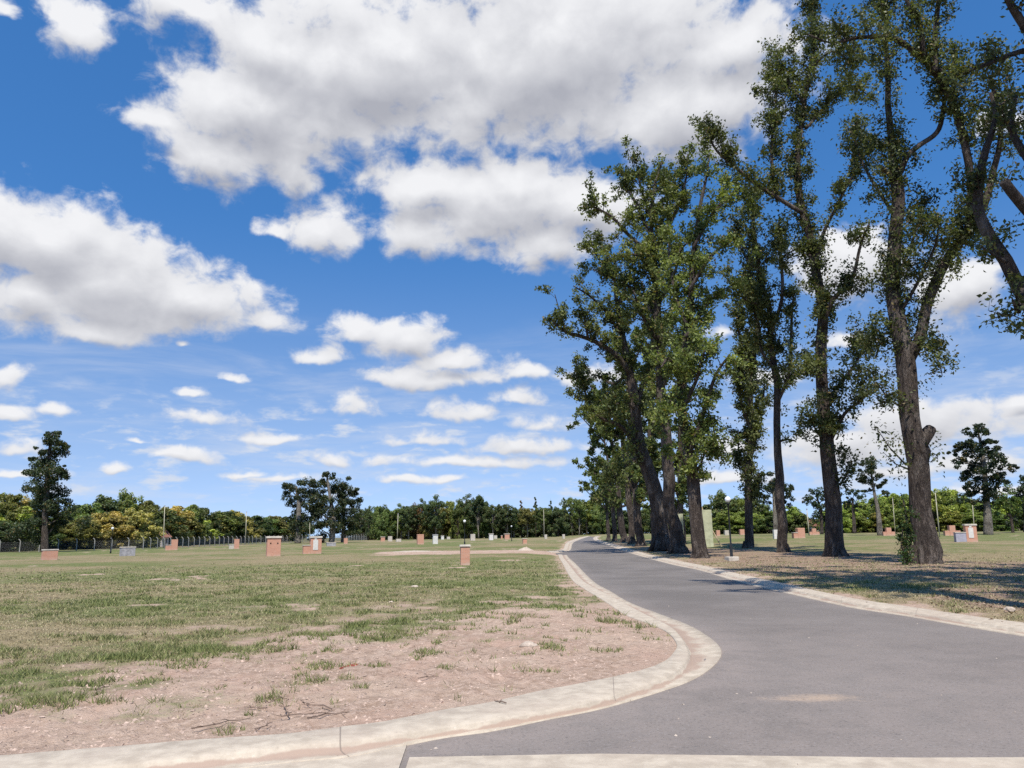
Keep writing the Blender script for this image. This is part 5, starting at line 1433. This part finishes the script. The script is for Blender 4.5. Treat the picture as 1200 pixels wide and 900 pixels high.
# wandering outline
wn = q.new("ShaderNodeTexNoise"); q.lk(vin, wn.inputs["Vector"]); wn.inputs["Scale"].default_value = 16; wn.inputs["Detail"].default_value = 3
wv = q.vmath('MULTIPLY', q.vmath('SUBTRACT', wn.outputs["Color"], (0.5, 0.5, 0.5)), (0.05, 0.030, 0.0))
vv = q.vmath('ADD', vin, wv)  # cloud outlines wander
d = None
for (px, py, rx, ry) in CL:
    a0, e0 = azel(px, py); f = math.cos(math.atan2(math.hypot(px - 600, py - 450), F))
    ax, _ = azel(px + rx, py); _, ey = azel(px, py - ry); ra = abs(ax - a0) * 1.12 + .002; re = abs(ey - e0) * 1.12 + .0015
    if ry < 23: e0 -= re * 0.25      # cumulus: flat underside, domed top
    v = q.vmath('MULTIPLY_ADD', vv, (1 / ra, 1 / re, 0), (-a0 / ra, -e0 / re, 0))
    if ry < 23: v = q.vmath('MINIMUM', v, q.vmath('MULTIPLY', v, (1, 2.0, 1)))
    l = q.vmath('LENGTH', v)
    sz = min(1.2, max(0.6, (re / 0.05) ** 0.5)); l = q.math('MULTIPLY_ADD', l, sz, -sz - .06)
    if d is None: d = l
    else:
        n_ = q.new("ShaderNodeMath", operation='SMOOTH_MIN'); q.lk(d, n_.inputs[0]); q.lk(l, n_.inputs[1]); n_.inputs[2].default_value = 0.22; d = n_.outputs[0]
n0 = q.noise(q.scale(vin, (1, 1.5, 1)), 9, 2, 0.5, 0.2)
n1 = q.noise(q.scale(vin, (1, 1.3, 1)), 26, 8, 0.60, 0.25)
base = q.math('ADD', q.math('MULTIPLY', d, -1.0), q.math('MULTIPLY', q.math('SUBTRACT', n0, 0.5), 1.1))
fine = q.math('MULTIPLY', q.math('SUBTRACT', n1, 0.5), 1.35)
q.lk(q.math('ADD', base, fine), go.inputs[0])
q.lk(q.math('ADD', base, q.math('MULTIPLY', fine, 0.36)), go.inputs[1])
c1 = k.new("ShaderNodeGroup"); c1.node_tree = grp; k.lk(cx.outputs[0], c1.inputs[0])
c2 = k.new("ShaderNodeGroup"); c2.node_tree = grp; k.lk(k.vmath('ADD', cx.outputs[0], k.vmath('MULTIPLY', k.ones(k.rng(el, 0.03, 0.5, 0.008, 0.034)), (-0.2, 1.0, 0.0))), c2.inputs[0])
D1 = c1.outputs[0]; S1 = c1.outputs[1]; S2 = c2.outputs[1]
# light falls from above: bright where little cloud lies above, grey under thick cloud
lit = k.math('MULTIPLY_ADD', k.math('SUBTRACT', S1, S2), 0.62, 0.66)
lit = k.math('SUBTRACT', lit, k.math('MULTIPLY', k.rng(S2, 0.25, 1.0), 0.30))
lit = k.rng(lit, 0.0, 1.0, 0, 1, False)
alpha = k.rng(D1, -0.03, k.math('MULTIPLY_ADD', lit, -0.18, 0.62))
cc = k.mix(lit, (0.335, 0.345, 0.39), (0.70, 0.705, 0.725))
cc = k.mix(1.0, cc, (1 / STR, 1 / STR, 1 / STR), 'MULTIPLY')
# thin high veils, stretched along the horizon
veil = k.noise(k.scale(cx.outputs[0], (5, 30, 1)), 1.0, 7, 0.6, 0.4)
va = k.math('MULTIPLY', k.rng(veil, 0.42, 0.78), k.math('MULTIPLY', k.rng(el, 0.0, 0.06, .25, 1), k.rng(el, 0.30, 0.16, 0, 0.5)))
hsv = k.new("ShaderNodeHueSaturation"); hsv.inputs["Hue"].default_value = 0.502; k.lk(k.rng(sx.outputs[2], 0.0, 0.4, 0.88, 1.27), hsv.inputs["Saturation"]); k.lk(sky.outputs[0], hsv.inputs["Color"])
c = k.mix(va, hsv.outputs[0], (3.6, 3.85, 4.4))
low = k.noise(k.scale(cx.outputs[0], (20, 62, 1)), 1.0, 8, 0.58, 0.2)
la = k.math('MULTIPLY', k.rng(low, 0.50, 0.70), k.math('MULTIPLY', k.rng(el, 0.01, 0.06, 0.3, 0.8), k.rng(el, 0.20, 0.13, 0, 1)))
c = k.mix(la, c, tuple(q_ / STR for q_ in (0.56, 0.595, 0.66)))
alpha = k.math('MULTIPLY', alpha, k.rng(el, 0.0, 0.05, 0.5, 1.0))
c = k.mix(alpha, c, cc)
k.lk(c, bg.inputs["Color"])

scn.view_settings.view_transform = 'Standard'; scn.view_settings.look = 'None'; scn.view_settings.exposure = 0.35; scn.view_settings.gamma = 1
scn.view_settings.use_curve_mapping = False
scn.cycles.max_bounces = 6; scn.cycles.diffuse_bounces = 3; scn.cycles.glossy_bounces = 2; scn.cycles.transmission_bounces = 3; scn.cycles.transparent_max_bounces = 4
scn.cycles.use_denoising = False
